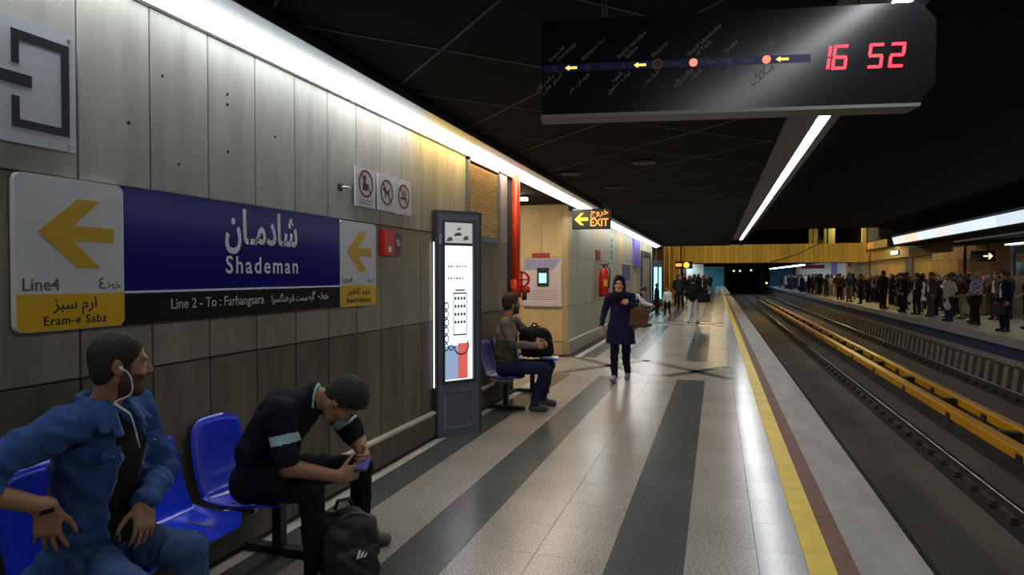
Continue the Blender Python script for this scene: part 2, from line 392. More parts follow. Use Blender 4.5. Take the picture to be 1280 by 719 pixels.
def basis(fwd, up):
    f = nv(fwd); u = np.asarray(up, float); u = nv(u-f*(u@f)); r = np.cross(f, u); return r, f, u     # r = the figure's right
def head(F, c, fwd, up, s=1.0, fine=True, ears=True, lid=True, nose=1.0):
    c = np.asarray(c, float); r, f, u = basis(fwd, up); B = (r, f, u)
    P = lambda a, b, d: c+s*(a*r+b*f+d*u)
    F.ell(P(0, -.012, .045), (.074*s, .094*s, .086*s), B, SK, .02)
    F.ell(P(0, .028, -.03), (.058*s, .066*s, .088*s), B, SK, .025)
    F.cap(P(-.022, .062, -.092), P(.022, .062, -.092), .024*s, .024*s, SK, .02)
    for q in (-1, 1):
        F.cap(P(q*.052, .0, -.045), P(q*.03, .055, -.085), .02*s, .02*s, SK, .025)
        F.ell(P(q*.043, .062, -.018), (.024*s, .022*s, .02*s), B, SK, .02)
    F.cap(P(-.034, .078, .03), P(.034, .078, .03), .0135*s, .0135*s, SK, .015)
    if fine:
        for q in (-1, 1): F.ell(P(q*.031, .098, .008), (.019*s, .014*s, .012*s), B, None, .012, True)
        for q in (-1, 1):
            F.ell(P(q*.031, .074, .007), (.0135*s,)*3, B, EYEW, .003)
            F.ell(P(q*.031, .083, .007), (.0065*s,)*3, B, EYED, .002)
            F.cap(P(q*.018, .086, .0155), P(q*.045, .079, .0145), .0042*s, .004*s, SK, .003)
            F.cap(P(q*.018, .084, -.0025), P(q*.045, .078, -.001), .004*s, .004*s, SK, .004)
            F.cap(P(q*.014, .093, .029), P(q*.048, .083, .031), .0052*s, .004*s, HAIR, .004)
    F.cap(P(0, .088, .018), P(0, .108*nose, -.02), .0085*s, .0125*s, SK, .012)
    for q in (-1, 1): F.ell(P(q*.011, .097, -.026), (.0085*s, .011*s, .008*s), B, SK, .006)
    if fine:
        F.cap(P(-.019, .083, -.055), P(.019, .083, -.055), .0065*s, .0065*s, LIP, .004); F.cap(P(0, .089, -.053), P(0, .087, -.062), .008*s, .0075*s, LIP, .006)
        F.cap(P(-.022, .098, -.0575), P(.022, .098, -.0575), .0028*s, .0028*s, None, .004, cut=True)
    if ears:
        for q in (-1, 1):
            F.ell(P(q*.076, -.012, .002), (.010*s, .021*s, .034*s), (nv(r+.45*q*f*-1), nv(f+.2*u), u), SK, .006)
            if fine: F.ell(P(q*.086, -.006, .004), (.007*s, .010*s, .018*s), B, None, .005, True)
    return P, B
def skull_hair(F, c, fwd, up, s, t, reg, front=.085, temple=1.58, nape=-.02, k=.004):
    c = np.asarray(c, float); r, f, u = basis(fwd, up); P = lambda a, b, d: c+s*(a*r+b*f+d*u)
    F.ell(P(0, -.012, .045), (.074*s+t, .094*s+t, .086*s+t), (r, f, u), reg, .01)
    F.ell(P(0, -.045, -.01), (.062*s+t*.8, .052*s+t*.6, .07*s), (r, f, u), reg, .02)
    x, y, z = F.grid(); L = lambda v: (x-c[0])*v[0]+(y-c[1])*v[1]+(z-c[2])*v[2]
    a = L(u)/s; b = L(f)/s
    d = np.maximum(-(a-temple*b+front*(temple-1)-.006*temple)/math.hypot(1, temple), -(a-.6*b-nape)/1.17)*s
    return d.astype(np.float32)
def hand(F, w, d, palm, thumb, reg=SK, curl=(.5, .5, .5, .5), spread=.1, s=1.0, r=.0088, tcurl=.4, tspread=.7, k=.005):
    """w wrist, d direction of the fingers, palm = direction the palm faces, thumb = side the thumb leaves"""
    w = np.asarray(w, float); d = nv(d); t = np.asarray(thumb, float); t = nv(t-d*(t@d)); pn = np.cross(d, t); pn = pn if pn@np.asarray(palm) > 0 else -pn
    B = (d, t, pn); kn = w+d*.09*s
    F.cap(w-d*.01, w+d*.03*s, .025*s, .02*s, reg, .015, ax=t, f=1.25)
    F.box(w+d*.052*s, (.046*s, .040*s, .0145*s), B, reg, .013*s, .012)
    F.ell(w+d*.035*s+t*.026*s+pn*.006*s, (.032*s, .018*s, .016*s), B, reg, .01)
    for i, (off, ln) in enumerate(((.030, .074), (.0105, .084), (-.0095, .078), (-.029, .060))):
        a = kn+t*off*s-d*(.006*abs(i-1)*s); dd = nv(d+t*spread*(1.2-i*.8)); cu = curl[i]; rr = r*s*(1-.05*abs(i-1)-(.08 if i == 3 else 0))
        for j, fr in enumerate((.45, .31, .24)):
            ang = cu*(.7+.35*j); dd = nv(dd*math.cos(ang)+nv(pn-dd*(pn@dd))*math.sin(ang)); b = a+dd*ln*fr*s
            F.cap(a, b, rr*(1-.07*j), rr*(.95-.09*j), reg, k); a = b
    a = w+d*.022*s+t*.030*s+pn*.004*s; dd = nv(d*(1-tspread*.5)+t*tspread+pn*.25)
    for j, ln in enumerate((.040, .034, .028)):
        b = a+dd*ln*s; F.cap(a, b, r*s*(1.35-.18*j), r*s*(1.15-.15*j), reg, k if j else .01); a = b; dd = nv(dd+tcurl*(d*.7-t*.4+pn*.3))
def body(F, J, sleeve='long', loose=1.0, girth=1.0, arms=True):
    """J: joints pelvis waist chest neck head_c shR shL elR elL wrR wrL hipR hipL knR knL anR anL toeR toeL"""
    g = girth; sv = nv(np.subtract(J['shR'], J['shL'])); sv2 = nv(np.subtract(J['hipR'], J['hipL']))
    F.cap(J['pelvis'], J['waist'], .112*g, .108*g, PANT, .03, ax=sv2, f=1.32)
    F.cap(J['hipR'], J['hipL'], .1*g, .1*g, PANT, .04)
    F.cap(np.add(J['pelvis'], np.multiply(.45, np.subtract(J['waist'], J['pelvis']))), J['waist'], .122*g, .116*g, TOP, .012, ax=sv2, f=1.32)
    F.cap(J['waist'], J['chest'], .114*g, .122*g, TOP, .03, ax=sv, f=1.38)
    nk = np.asarray(J['neck'], float)
    F.cap(J['chest'], nk*.8+np.asarray(J['chest'])*.2, .118*g, .062, TOP, .035, ax=sv, f=1.42)
    for q in 'RL':
        F.cap(nk*.94+np.asarray(J['chest'])*.06, J['sh'+q], .045, .062, TOP, .035)
        hp, kn, an = J['hip'+q], J['kn'+q], J['an'+q]
        F.cap(hp, kn, .092*g*loose, .066*loose, PANT, .03); F.cap(kn, an, .063*loose, .05*loose, PANT, .02)
        if 'toe'+q in J:
            to = np.asarray(J['toe'+q], float); an = np.asarray(an, float); dz = np.array((0, 0, 1.)); fd = to-an; fd[2] = 0; fd = nv(fd); side = np.cross(fd, dz)
            hl = np.array((an[0], an[1], to[2]))-fd*.035
            F.cap(hl+dz*.005, to-fd*.02, .036, .036, SHOE, .02, ax=side, f=1.15); F.cap(an-dz*.01, hl+fd*.05+dz*.02, .04, .042, SHOE, .015); F.cap(to-fd*.09+dz*.02, to-fd*.02+dz*.004, .036, .03, SHOE, .02)
        if arms:
            sh, el, wr = J['sh'+q], np.asarray(J['el'+q], float), np.asarray(J['wr'+q], float); sh = np.asarray(sh, float)
            if sleeve == 'long':
                F.cap(sh, el, .062, .05, TOP, .025); F.cap(el, wr, .049, .037, TOP, .015); F.cap(wr, wr+nv(wr-el)*.02, .026, .025, SK, .006)
            elif sleeve == 'short':
                m = sh+.72*(el-sh); F.cap(sh, m, .066, .064, TOP, .025); F.cap(m, el, .045, .042, SK, .006); F.cap(el, wr, .044, .028, SK, .015)
            elif sleeve == 'rolled':
                m = el+.25*(wr-el); F.cap(sh, el, .06, .052, TOP, .025); F.cap(el, m, .053, .05, TOP, .015); F.cap(m, wr, .04, .027, SK, .006)
            else:
                F.cap(sh, el, .05, .043, SK, .025); F.cap(el, wr, .042, .028, SK, .015)
    hc = np.asarray(J['head_c'], float); up = np.asarray(J.get('head_up', (0, 0, 1)), float); fw = np.asarray(J['head_f'], float); r, f, u = basis(fw, up)
    F.cap(nk+.018*nv(hc-nk), hc-.015*f-.06*u, .055, .054, SK, .015)
BODY_MATS = lambda sk, top, pant, shoe, hair, shirt, trim: [sk, top, pant, shoe, hair, lip_m, shirt, trim, eye_w, eye_d, stubble]
# ================================================================== SETTING
XW = -2.69                         # face of the left wall
# ---- platform floor with its tiles
floor = structure(MB().box(-7.5, 1.05, -3, 100, -1.25, -.012).box(1.0, 1.125, -3, 100, -.24, -.012).build('floor', joint_dark, label='platform floor of granite tiles in light and dark stripes along the wall'))
def slab_mesh(w, l, m, name='granite_tile', t=.012, b=.0013):
    mb = MB(); x, y = w/2-.0009, l/2-.0009
    mb.add([(-x, -y, -t), (x, -y, -t), (x, y, -t), (-x, y, -t), (-x, -y, -b), (x, -y, -b), (x, y, -b), (-x, y, -b), (-x+b, -y+b, 0), (x-b, -y+b, 0), (x-b, y-b, 0), (-x+b, y-b, 0)],
           [(3, 2, 1, 0)]+[(i, (i+1) % 4, 4+(i+1) % 4, 4+i) for i in range(4)]+[(4+i, 4+(i+1) % 4, 8+(i+1) % 4, 8+i) for i in range(4)]+[(8, 9, 10, 11)])
    return mb.mesh(name, m)
BX = [XW, -2.56, -2.27, -1.79, -1.43, -1.0, -.58, -.166, .23, .489]
BMAT = [light_stone, gr_dark, gr_light, gr_dark, gr_light, gr_light, gr_dark, gr_light, gr_sheen]
TL = .45; R0, R1 = .9, 10.35
for i in range(9):
    w = BX[i+1]-BX[i]; me = slab_mesh(w, TL, BMAT[i]); n = round((R1-R0)/TL)
    off = 0 if i % 2 else .0
    for k in range(n): inst(me, 'granite_tile', floor, ((BX[i]+BX[i+1])/2, R0+TL*(k+.5)+off, random.uniform(-.0003, 0)))
    for (a, b, mm) in ((-3, R0, BMAT[i]), (10.35, 12.6, gr_sheen if i == 8 else gr_light), (12.6, 21.3, BMAT[i]), (21.3, 23.2, gr_sheen if i == 8 else gr_light), (23.2, 55, BMAT[i]), (55, 100, BMAT[i])):
        inst(slab_mesh(w, b-a, mm, 'granite_strip'), 'granite_strip', floor, ((BX[i]+BX[i+1])/2, (a+b)/2, 0))
me = slab_mesh(2.4, 1.0, gr_light)
for ix in range(2):
    for k in range(4): inst(me, 'granite_tile', floor, (XW-1.2-2.4*ix, 9.0+k*1.0, 0))
def inlay(a, b, w):
    a, b = Vector((*a, .0002)), Vector((*b, .0002)); d = (b-a).normalized(); s = Vector((-d.y, d.x, 0))*w/2
    o = MB().prism([(0, 0), (1, 0), (1, 1), (0, 1)], a-s, b-a, s*2, (0, 0, .0012)).build('granite_inlay', gr_dark, floor)
for y0 in (0, 11.0):
    for a, b in (((-2.5, 10.45), (-1.25, 12.5)), ((-2.6, 12.5), (-.95, 10.55)), ((-1.3, 12.5), (.22, 10.6)), ((-.78, 10.6), (.22, 12.05))):
        inlay((a[0], a[1]+y0), (b[0], b[1]+y0), .2)
for y in range(-3, 55, 2):
    for x0, x1, m, z in ((.489, .634, yellow_paint, .001), (.634, .75, brown_strip, .0005), (.75, 1.13, edge_conc, 0)):
        if m is not edge_conc or y % 4 == 1:
            L = 2 if m is not edge_conc else 4
            MB().box(x0+.001, x1, y+.002, y+L, -.012 if m is not edge_conc else -.05, z, 0).build({'yellow edge paint': 'yellow_line', 'brown rubber strip': 'brown_strip', 'edge concrete': 'edge_slab'}[m.name], m, floor)
MB().box(.489, .634, 55, 100, -.012, .001).build('yellow_line', yellow_paint, floor)
MB().box(.634, 1.13, 55, 100, -.05, .0).build('edge_slab', edge_conc, floor)

# ---- left wall: precast panels in three rows
wall = structure(MB().box(-2.9, XW-.028, -3, 8.66, -.01, 3.3).build('wall_left', joint_dark, label='platform wall of tall stained concrete panels in three rows'))
def panel(w, h, m, t=.028, g=.0035, name='concrete_panel'):
    b = .004; mb = MB(); y, z = w/2-g, h/2-g
    mb.add([(-t, -y, -z), (-t, y, -z), (-t, y, z), (-t, -y, z), (-b, -y, -z), (-b, y, -z), (-b, y, z), (-b, -y, z), (0, -y+b, -z+b), (0, y-b, -z+b), (0, y-b, z-b), (0, -y+b, z-b)],
           [(3, 2, 1, 0)]+[(i, (i+1) % 4, 4+(i+1) % 4, 4+i) for i in range(4)]+[(4+i, 4+(i+1) % 4, 8+(i+1) % 4, 8+i) for i in range(4)]+[(8, 9, 10, 11)])
    return mb.mesh(name, m)
PY = [2.16+.3855*k for k in range(-13, 11)]+[6.36, 6.79, 7.36, 7.93, 8.3]
ROWS = [(.26, 1.16, concrete_low), (1.16, 2.04, concrete_mid), (2.04, 2.95, concrete)]  # panel colour gets darker and browner from the top row down
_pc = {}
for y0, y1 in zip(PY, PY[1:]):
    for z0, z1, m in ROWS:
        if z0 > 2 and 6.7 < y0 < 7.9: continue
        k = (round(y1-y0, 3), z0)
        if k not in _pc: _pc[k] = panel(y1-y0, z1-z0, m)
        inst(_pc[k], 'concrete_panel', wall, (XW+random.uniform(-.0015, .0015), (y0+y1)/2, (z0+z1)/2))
# bolt holes drilled in the panels
for y, z in ((2.62, 2.63), (3.08, 2.66), (3.08, 2.60), (3.08, 2.33), (2.42, 2.35), (2.72, 2.2), (3.5, 2.5)):
    MB().prism([(.009*math.cos(t*.785), .009*math.sin(t*.785)) for t in range(8)], (XW-.003, y, z), (0, 1, 0), (0, 0, 1), (.0045, 0, 0)).build('bolt_hole', joint_dark, wall)
base = structure(MB().box(XW-.03, XW+.035, -3, 8.66, -.01, .03).build('baseboard_left', joint_dark, label='low stone base course with a pale ledge along the panelled wall'))
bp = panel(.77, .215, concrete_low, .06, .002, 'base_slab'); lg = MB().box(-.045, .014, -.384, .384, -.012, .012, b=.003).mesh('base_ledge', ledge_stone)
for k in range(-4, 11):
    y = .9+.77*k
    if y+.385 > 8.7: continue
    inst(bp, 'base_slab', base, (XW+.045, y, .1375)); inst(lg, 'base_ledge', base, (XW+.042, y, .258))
# ---- ventilation grille, red pipe at the end of the wall
g = empty('ventilation_grille', (XW, 7.36, 2.5), label='large yellowish slatted ventilation grille in grey frame at top of panelled wall', cat='grille')
gb = MB(); 
for a in ((6.80, 7.92, 2.02, 2.08), (6.80, 7.92, 2.92, 2.96), (6.80, 6.85, 2.02, 2.96), (7.87, 7.92, 2.02, 2.96)): gb.box(XW-.02, XW+.03, *a)
part(gb, 'grille_frame', grey_paint, g)
sl = MB().box(-.012, .008, -.51, .51, -.0125, .0125).mesh('grille_slat', mat('grille slat', srgb(226, 198, 128), .5, var=.25, rnd=.1))
for k in range(24): inst(sl, 'grille_slat', g, (.005, 0, -.40+k*.034), 0).rotation_euler = (0, .5, 0)
part(MB().box(XW-.04, XW-.022, 6.85, 7.87, 2.08, 2.92), 'backing', joint_dark, g)
p = empty('standpipe', (XW+.07, 8.47, 1.4), label='vertical orange-red fire pipe with valve at the corner of panelled wall', cat='pipe')
part(MB().tube([(XW+.07, 8.47, 1.5), (XW+.07, 8.47, 3.02)], .055, 14), 'riser', orange_red, p)
part(MB().tube([(XW+.07, 8.47, 1.32), (XW+.07, 8.47, 1.56)], .075, 14), 'coupling', orange_red, p)
part(MB().tube([(XW+.07, 8.47, 1.42), (XW+.26, 8.47, 1.42)], .045, 12), 'valve_branch', orange_red, p)
hw = part(MB().ring((XW+.17, 8.40, 1.56), (1, 0, 0), (0, 0, 1), (0, .022, 0), .085, .115, 20).box(XW+.07, XW+.27, 8.40, 8.42, 1.55, 1.57).box(XW+.16, XW+.18, 8.40, 8.42, 1.46, 1.66), 'hand_wheel', red_paint, p)
part(MB().tube([(XW+.19, 8.47, 1.28), (XW+.19, 8.47, 1.40)], .035, 12), 'brass_cap', rust, p)
# ---- passage beyond the wall end: tan stone facing the platform
pw = structure(MB().box(-7.5, -3.0, 12.86, 13.3, 0, 3.3).box(-3.4, -2.97, 12.95, 14.2, 0, 3.3).box(-7.5, -7.3, 8, 13.3, 0, 3.3).box(-7.5, -2.75, 8.6, 8.66, 0, 3.3).build('wall_passage', tan_grey, label='tan stone wall of the side passage facing along the platform'))
tp = {}
def tile_y(w, h, m, name='stone_slab'):      # slab facing -y
    key = (round(w, 3), round(h, 3), m.name)
    if key not in tp: tp[key] = MB().box(-w/2+.003, w/2-.003, 0, .03, -h/2+.003, h/2-.003, b=.004).mesh(name, m)
    return tp[key]
for x0, x1 in ((-3.42, -2.98), (-3.87, -3.42), (-4.32, -3.87), (-4.77, -4.32), (-5.4, -4.77)):
    for z0, z1 in ((.27, .97), (.97, 1.98), (1.98, 3.05)): inst(tile_y(x1-x0, z1-z0, tan_tile), 'stone_slab', pw, ((x0+x1)/2, 12.83, (z0+z1)/2))
    inst(tile_y(x1-x0, .26, tan_tile), 'stone_slab', pw, ((x0+x1)/2, 12.79, .13))
for z0, z1, dx in ((0, .26, .04), (.27, .97, 0), (.97, 1.98, 0), (1.98, 3.05, 0)):
    MB().prism([(-2.98-.0, 12.83-dx), (-2.9+dx, 12.93), (-2.9+dx, 12.99), (-2.98, 12.99)], (0, 0, z0+.003), (1, 0, 0), (0, 1, 0), (0, 0, z1-z0-.006)).build('stone_slab', tan_tile, pw)
# ---- farther left wall behind the passage
w2 = structure(MB().box(-3.4, -2.93, 13.0, 31, 0, 3.3).build('wall_left_far', joint_dark, label='farther stretch of grey and tan wall panels past the passage'))
fp = {}
yy = 12.99; k = 0
while yy < 30.2:
    w = .9
    for z0, z1 in ((.27, .97), (.97, 1.98), (1.98, 2.95)):
        m = tan_grey if (k < 5 or k % 4) else tan_tile
        kk = (z0, m.name)
        if kk not in fp: fp[kk] = panel(w, z1-z0, m, .028, .004, 'stone_slab')
        inst(fp[kk], 'stone_slab', w2, (-2.9, yy+w/2, (z0+z1)/2))
    yy += w; k += 1
MB().box(-2.93, -2.86, 13.0, 31, 0, .26).build('stone_slab', tan_grey, w2); MB().box(-2.93, -2.845, 13.0, 31, .26, .28).build('stone_ledge', ledge_stone, w2)
# ---- ceilings
ceil = structure(MB().box(-7.5, .58, -3, 33.4, 3.062, 3.35).build('ceiling', black_ceil, label='low black ceiling over the platform with diagonal seams'))
structure(MB().box(1.06, 1.15, -3, 33.4, 3.05, 4.1).box(.58, 1.06, -3, 33.4, 3.32, 3.4).build('trim_1', black_ceil, label='black drop edge of the platform ceiling beside the trough lamp'))
a = .7275; YC0 = 3.08
def clip(poly, f):
    out = []
    for i, p_ in enumerate(poly):
        q_ = poly[(i+1) % len(poly)]; fp_, fq_ = f(p_), f(q_)
        if fp_ <= 0: out.append(p_)
        if (fp_ < 0) != (fq_ < 0) and fp_ != fq_:
            t = fp_/(fp_-fq_); out.append((p_[0]+t*(q_[0]-p_[0]), p_[1]+t*(q_[1]-p_[1])))
    return out
for i in range(0, 5):
    for j in range(-9, 26):
        if (i+j) % 2 == 0: continue
        cx, cy = -2.4+a*i, YC0+a*j
        poly = [(cx-a+.014, cy), (cx, cy-a+.014), (cx+a-.014, cy), (cx, cy+a-.014)]
        for f in (lambda p_: -2.27-p_[0], lambda p_: p_[0]-.58, lambda p_: p_[1]-33.3): poly = clip(poly, f) if len(poly) > 2 else []
        if len(poly) > 2: MB().prism(poly, (0, 0, 3.052), (1, 0, 0), (0, 1, 0), (0, 0, .008)).build('ceiling_panel', black_ceil, ceil)
for s_ in (1, -1):
    for j in range(-7, 13):
        y0 = YC0+2*a*j; seg = [(-2.27, y0+s_*.13), (.575, y0+s_*2.975)]
        o = Vector((seg[0][0], seg[0][1], 3.046)); d = Vector((seg[1][0]-seg[0][0], seg[1][1]-seg[0][1], 0)); n = Vector((-d.y, d.x, 0)).normalized()*.018
        MB().obox(o-n/2, d, n, (0, 0, .012)).build('ceiling_rib', rib_mat, ceil)
for x, y in ((-.88, 8.31), (-1.95, 8.9), (-1.6, 10.5), (-.9, 19.0)):
    t = empty('ceiling_speaker', (x, y, 3.03), label={8.31: 'round grey ceiling disc hanging nearest the middle of the black ceiling', 8.9: 'small ceiling disc on black ceiling close to the strip light', 10.5: 'small ceiling disc beyond the one close to the strip light', 19.0: 'farthest round ceiling disc above the walking people'}[y], cat='ceiling speaker', group='round discs on the black ceiling')
    MB().lathe([(.15, 0), (.155, .012), (.12, .022)], (0, 0, 0), 20).build('rim', mat('disc grey', srgb(70, 70, 68), .6), t); MB().lathe([(.11, -.004), (.11, .004)], (0, 0, 0), 20).build('grille', rib_mat, t)
tc_ = structure(MB().box(1.05, 7.55, -3, 35, 3.9, 4.1).build('ceiling_track', black_ceil, label='black ceiling above the tracks'))
rc = structure(MB().box(7.76, 9.2, -3, 35, 3.0, 3.35).box(9.6, 11.6, -3, 35, 3.0, 3.35).box(9.2, 9.6, -3, 35, 3.33, 3.38).build('ceiling_right', black_ceil, label='black ceiling over the opposite platform'))  # slot left open for the added lamp row
structure(MB().box(7.4, 7.75, -3, 35, 3.36, 4.1).build('trim_2', black_ceil, label='black upstand above the luminous fascia'))
vc = structure(MB().box(-7.5, 11.6, 33, 101, 6.0, 6.2).build('ceiling_void', black_ceil, label='high dark ceiling above the cross bridge'))
structure(MB().box(-7.5, 1.1, 33.4, 33.5, 3.35, 6.0).build('trim_3', black_ceil, label='dark bulkhead where the low platform ceiling ends'))
structure(MB().box(1.0, 11.6, 35, 35.1, 4.1, 6.0).box(7.5, 11.6, 35, 35.1, 3.35, 4.1).build('trim_4', black_ceil, label='dark bulkhead where the ceiling over the tracks ends'))
bl = structure(MB().box(-7.5, 12, -3.2, -3, -1.3, 4.2).build('wall_behind', black_ceil, label='dark wall behind the viewpoint'))
# ---- strip lights along the wall top
def strip_unit(y0, y1, col, s, label, x0=XW, z0=2.95):
    t = empty('strip_light', (x0, (y0+y1)/2, z0), label=label, cat='strip light', group='strip lights along the wall top')
    part(MB().prism([(0, 0), (.022, .008), (.022, .022), (0, .014)], (x0, y0, z0), (1, 0, 0), (0, 0, 1), (0, y1-y0, 0)), 'wall_trim', white_paint, t)
    part(MB().prism([(.022, .008), (.19, .07), (.19, .085), (.022, .023)], (x0, y0+.004, z0), (1, 0, 0), (0, 0, 1), (0, y1-y0-.008, 0)), 'diffuser', emit('strip %.2f %.2f %.1f' % (col[1], col[2], s), col, s), t)
    part(MB().prism([(.19, .07), (.41, .02), (.41, .03), (.19, .085)], (x0, y0, z0), (1, 0, 0), (0, 0, 1), (0, y1-y0, 0)), 'fascia_strip', fascia, t)
    part(MB().prism([(0, .03), (.19, .088), (.41, .032), (.412, .02), (.415, .02), (.415, .094), (0, .094)], (x0, y0, z0), (1, 0, 0), (0, 0, 1), (0, y1-y0, 0)), 'housing', black_steel, t)
    return t
COOL = (.86, .96, 1.0); GOLD = (1.0, .74, .28); PINK = (1.0, .78, .66); WARM = (1.0, .86, .66)
for k, (y0, y1, c, f_) in enumerate([(-3, -1.5, COOL, .8), (-1.5, 0, COOL, .8), (0, 1.3, COOL, .75), (1.3, 2.7, COOL, .9), (2.7, 4.1, COOL, 1.1), (4.1, 5.45, (.95, .98, 1.0), 1.3), (5.45, 6.9, GOLD, 1.6), (6.9, 8.3, PINK, 1.5), (8.3, 9.7, WARM, 1.5), (9.7, 11.1, WARM, 1.5), (11.1, 12.3, WARM, 1.5), (12.3, 13.5, WARM, 1.5)]):
    strip_unit(y0, y1, c, L_STRIP*f_, '%s strip light unit above the %s' % (['white', 'white', 'white', 'white', 'white', 'white', 'golden', 'pinkish', 'warm', 'warm', 'warm', 'warm'][k], ['wall far behind the seated man', 'wall behind the seated man', 'metal symbol sign', 'arrow end of the station sign', 'middle of the station sign', 'three prohibition signs', 'standing light box', 'slatted grille', 'red pipe', 'passage mouth nearest the red pipe', 'passage mouth at its middle', 'passage mouth by the tan corner'][k]))
t = empty('strip_light', (-2.78, 22, 2.93), label='long strip light row on the wall top past the exit sign', cat='strip light')
for k in range(12):
    y0, y1, x0, z0 = 14.2+1.45*k, 14.2+1.45*(k+1), -2.78, 2.93; c = [COOL, WARM, COOL][k % 3]
    part(MB().prism([(.0, .0), (.19, .07), (.19, .085), (0, .015)], (x0, y0+.004, z0), (1, 0, 0), (0, 0, 1), (0, y1-y0-.008, 0)), 'diffuser', emit('row %.2f' % c[2], c, L_STRIP*1.4), t)
    part(MB().prism([(.19, .07), (.41, .03), (.41, .04), (.19, .085)], (x0, y0, z0), (1, 0, 0), (0, 0, 1), (0, y1-y0, 0)), 'fascia_strip', fascia, t)
# ---- lamp over the platform edge
t = empty('edge_lamp', (.9, 14, 3.05), label='long white trough lamp running over the platform edge', cat='lamp')
for k in range(-3, 16):
    y0, y1 = 3.8+1.5*k-.0, 3.8+1.5*(k+1)
    part(MB().box(.875, .965, y0+.006, y1-.006, 3.052, 3.07, b=.004), 'diffuser', emit('edge lamp', (.95, .98, 1.0), L_CENTRE), t)
    part(MB().prism([(.6, 3.05), (.87, 3.055), (.87, 3.3), (.6, 3.3)], (0, y0, 0), (1, 0, 0), (0, 0, 1), (0, y1-y0, 0)).prism([(.97, 3.055), (1.05, 3.05), (1.05, 3.3), (.97, 3.3)], (0, y0, 0), (1, 0, 0), (0, 0, 1), (0, y1-y0, 0)), 'trough', mat('trough grey', srgb(120, 120, 120), .5, var=.3), t)
# ---- opposite fascia lamp
t = empty('fascia_lamp', (7.62, 25, 3.2), label='long slanted luminous fascia panel over the opposite platform edge', cat='lamp')
for k in range(19):
    y0, y1 = 33.4-1.9*(k+1), 33.4-1.9*k
    c = (1.0, .86, .68) if k == 1 else (1, .98, .92) if k in (0, 3) else (.80, .92, 1.0)
    part(MB().prism([(7.6, 3.32), (7.68, 3.01), (7.72, 3.01), (7.66, 3.34)], (0, y0+.01, 0), (1, 0, 0), (0, 0, 1), (0, y1-y0-.02, 0)), 'diffuser', emit('fascia %.2f %d' % (c[2], k % 3), c, L_RIGHT*(.62+.05*(k % 3))), t)
    part(MB().prism([(7.68, 3.0), (7.75, 2.97), (7.75, 3.34), (7.67, 3.34)], (0, y0, 0), (1, 0, 0), (0, 0, 1), (0, y1-y0, 0)), 'housing', black_steel, t)

t = empty('added_lamp', (9.4, 20, 3.25), label='unseen lamp row added in the ceiling slot over the opposite platform', cat='lamp')  # lamp row added out of view to brighten the opposite crowd
for k in range(12): part(MB().box(9.27, 9.53, 11+2*k, 12.95+2*k, 3.24, 3.27), 'diffuser', emit('recessed', (1, .93, .8), 9), t)
part(MB().box(9.26, 9.54, 11, 35, 3.28, 3.325), 'housing', black_steel, t)

# ---- track bed, rails, third rails
bed = structure(MB().box(1.0, 7.6, -3, 100, -1.5, -1.2).build('floor_track', bed_mat, label='dusty concrete track bed below the platforms'))
for xr in (1.79, 3.29, 4.93, 6.43): MB().box(xr-.22, xr+.22, -3, 100, -1.2, -1.17).build('oily_strip', dark_bed, bed)
clip_me = MB().box(-.16, .16, -.09, .09, -.0, .035, b=.006).box(-.13, -.055, -.05, .05, .035, .065, b=.006).box(.055, .13, -.05, .05, .035, .065, b=.006).mesh('rail_clip', rust)
for q, xr in enumerate((1.79, 3.29, 4.93, 6.43)):
    t = empty('rail', (xr, 40, -1.17), label=['running rail hidden close under the near platform edge', 'worn running rail of near track nearest the viewer with shiny top', 'running rail of far track behind the yellow covers', 'running rail nearest the opposite platform'][q], cat='rail')
    prof = [(-.075, 0), (.075, 0), (.075, .012), (.012, .03), (.012, .10), (.035, .112), (.035, .14), (-.035, .14), (-.035, .112), (-.012, .10), (-.012, .03), (-.075, .012)]
    part(MB().prism(prof, (xr, -3, -1.165+.0), (1, 0, 0), (0, 0, 1), (0, 103, 0)), 'rail_web', rust, t)
    hp = [(-.034, 0), (.034, 0), (.033, .006), (.027, .011), (.015, .014), (0, .015), (-.015, .014), (-.027, .011), (-.033, .006)]; mb = MB().prism(hp, (xr, -3, -1.028), (1, 0, 0), (0, 0, 1), (0, 103, 0)); mb.sm = [len(f) == 4 for f in mb.f]; part(mb, 'rail_head', rail_steel, t)
    for k in range(70): inst(clip_me, 'rail_clip', t, (0, -40+2.6+.6*k, 0))
br = MB().box(-.05, .05, -.07, .07, -.0, .2, b=.005).box(-.1, .1, -.1, .1, .2, .30, b=.008).mesh('bracket', black_steel)
for q, (xa, xb) in enumerate(((4.0, 4.17), (4.56, 4.70))):
    t = empty('third_rail', ((xa+xb)/2, 40, -1.2), label=['thick yellow third rail cover nearer to the viewer', 'yellow third rail cover on the far track side'][q], cat='third rail')
    for k in range(24):
        y0 = -1+2.9*k
        part(MB().prism([(xa, -.96), (xa+.02, -.965), (xa+.02, -.83), (xb-.01, -.81), (xb-.01, -.95), (xb, -.95), (xb, -.80), (xb-.008, -.792), (xb-.02, -.79), (xa+.03, -.796), (xa+.016, -.799), (xa+.006, -.806), (xa, -.82)], (0, y0+.01, 0), (1, 0, 0), (0, 0, 1), (0, 2.88, 0)), 'rail_cover', yel_cover, t)
        inst(br, 'bracket', t, ((.0, .0)[q], y0-40+.0, .04)); inst(br, 'bracket', t, ((.0, .0)[q]+(.16 if q == 0 else -.14), y0-40+1.45, .06))
    part(MB().box((xa+xb)/2-.04, (xa+xb)/2+.04, -3, 72, -1.05, -.9), 'conductor', rust, t)
    part(MB().box((xa+xb)/2-.1, (xa+xb)/2+.1, -3, 72, -1.2, -1.05), 'plinth', dark_bed, t)
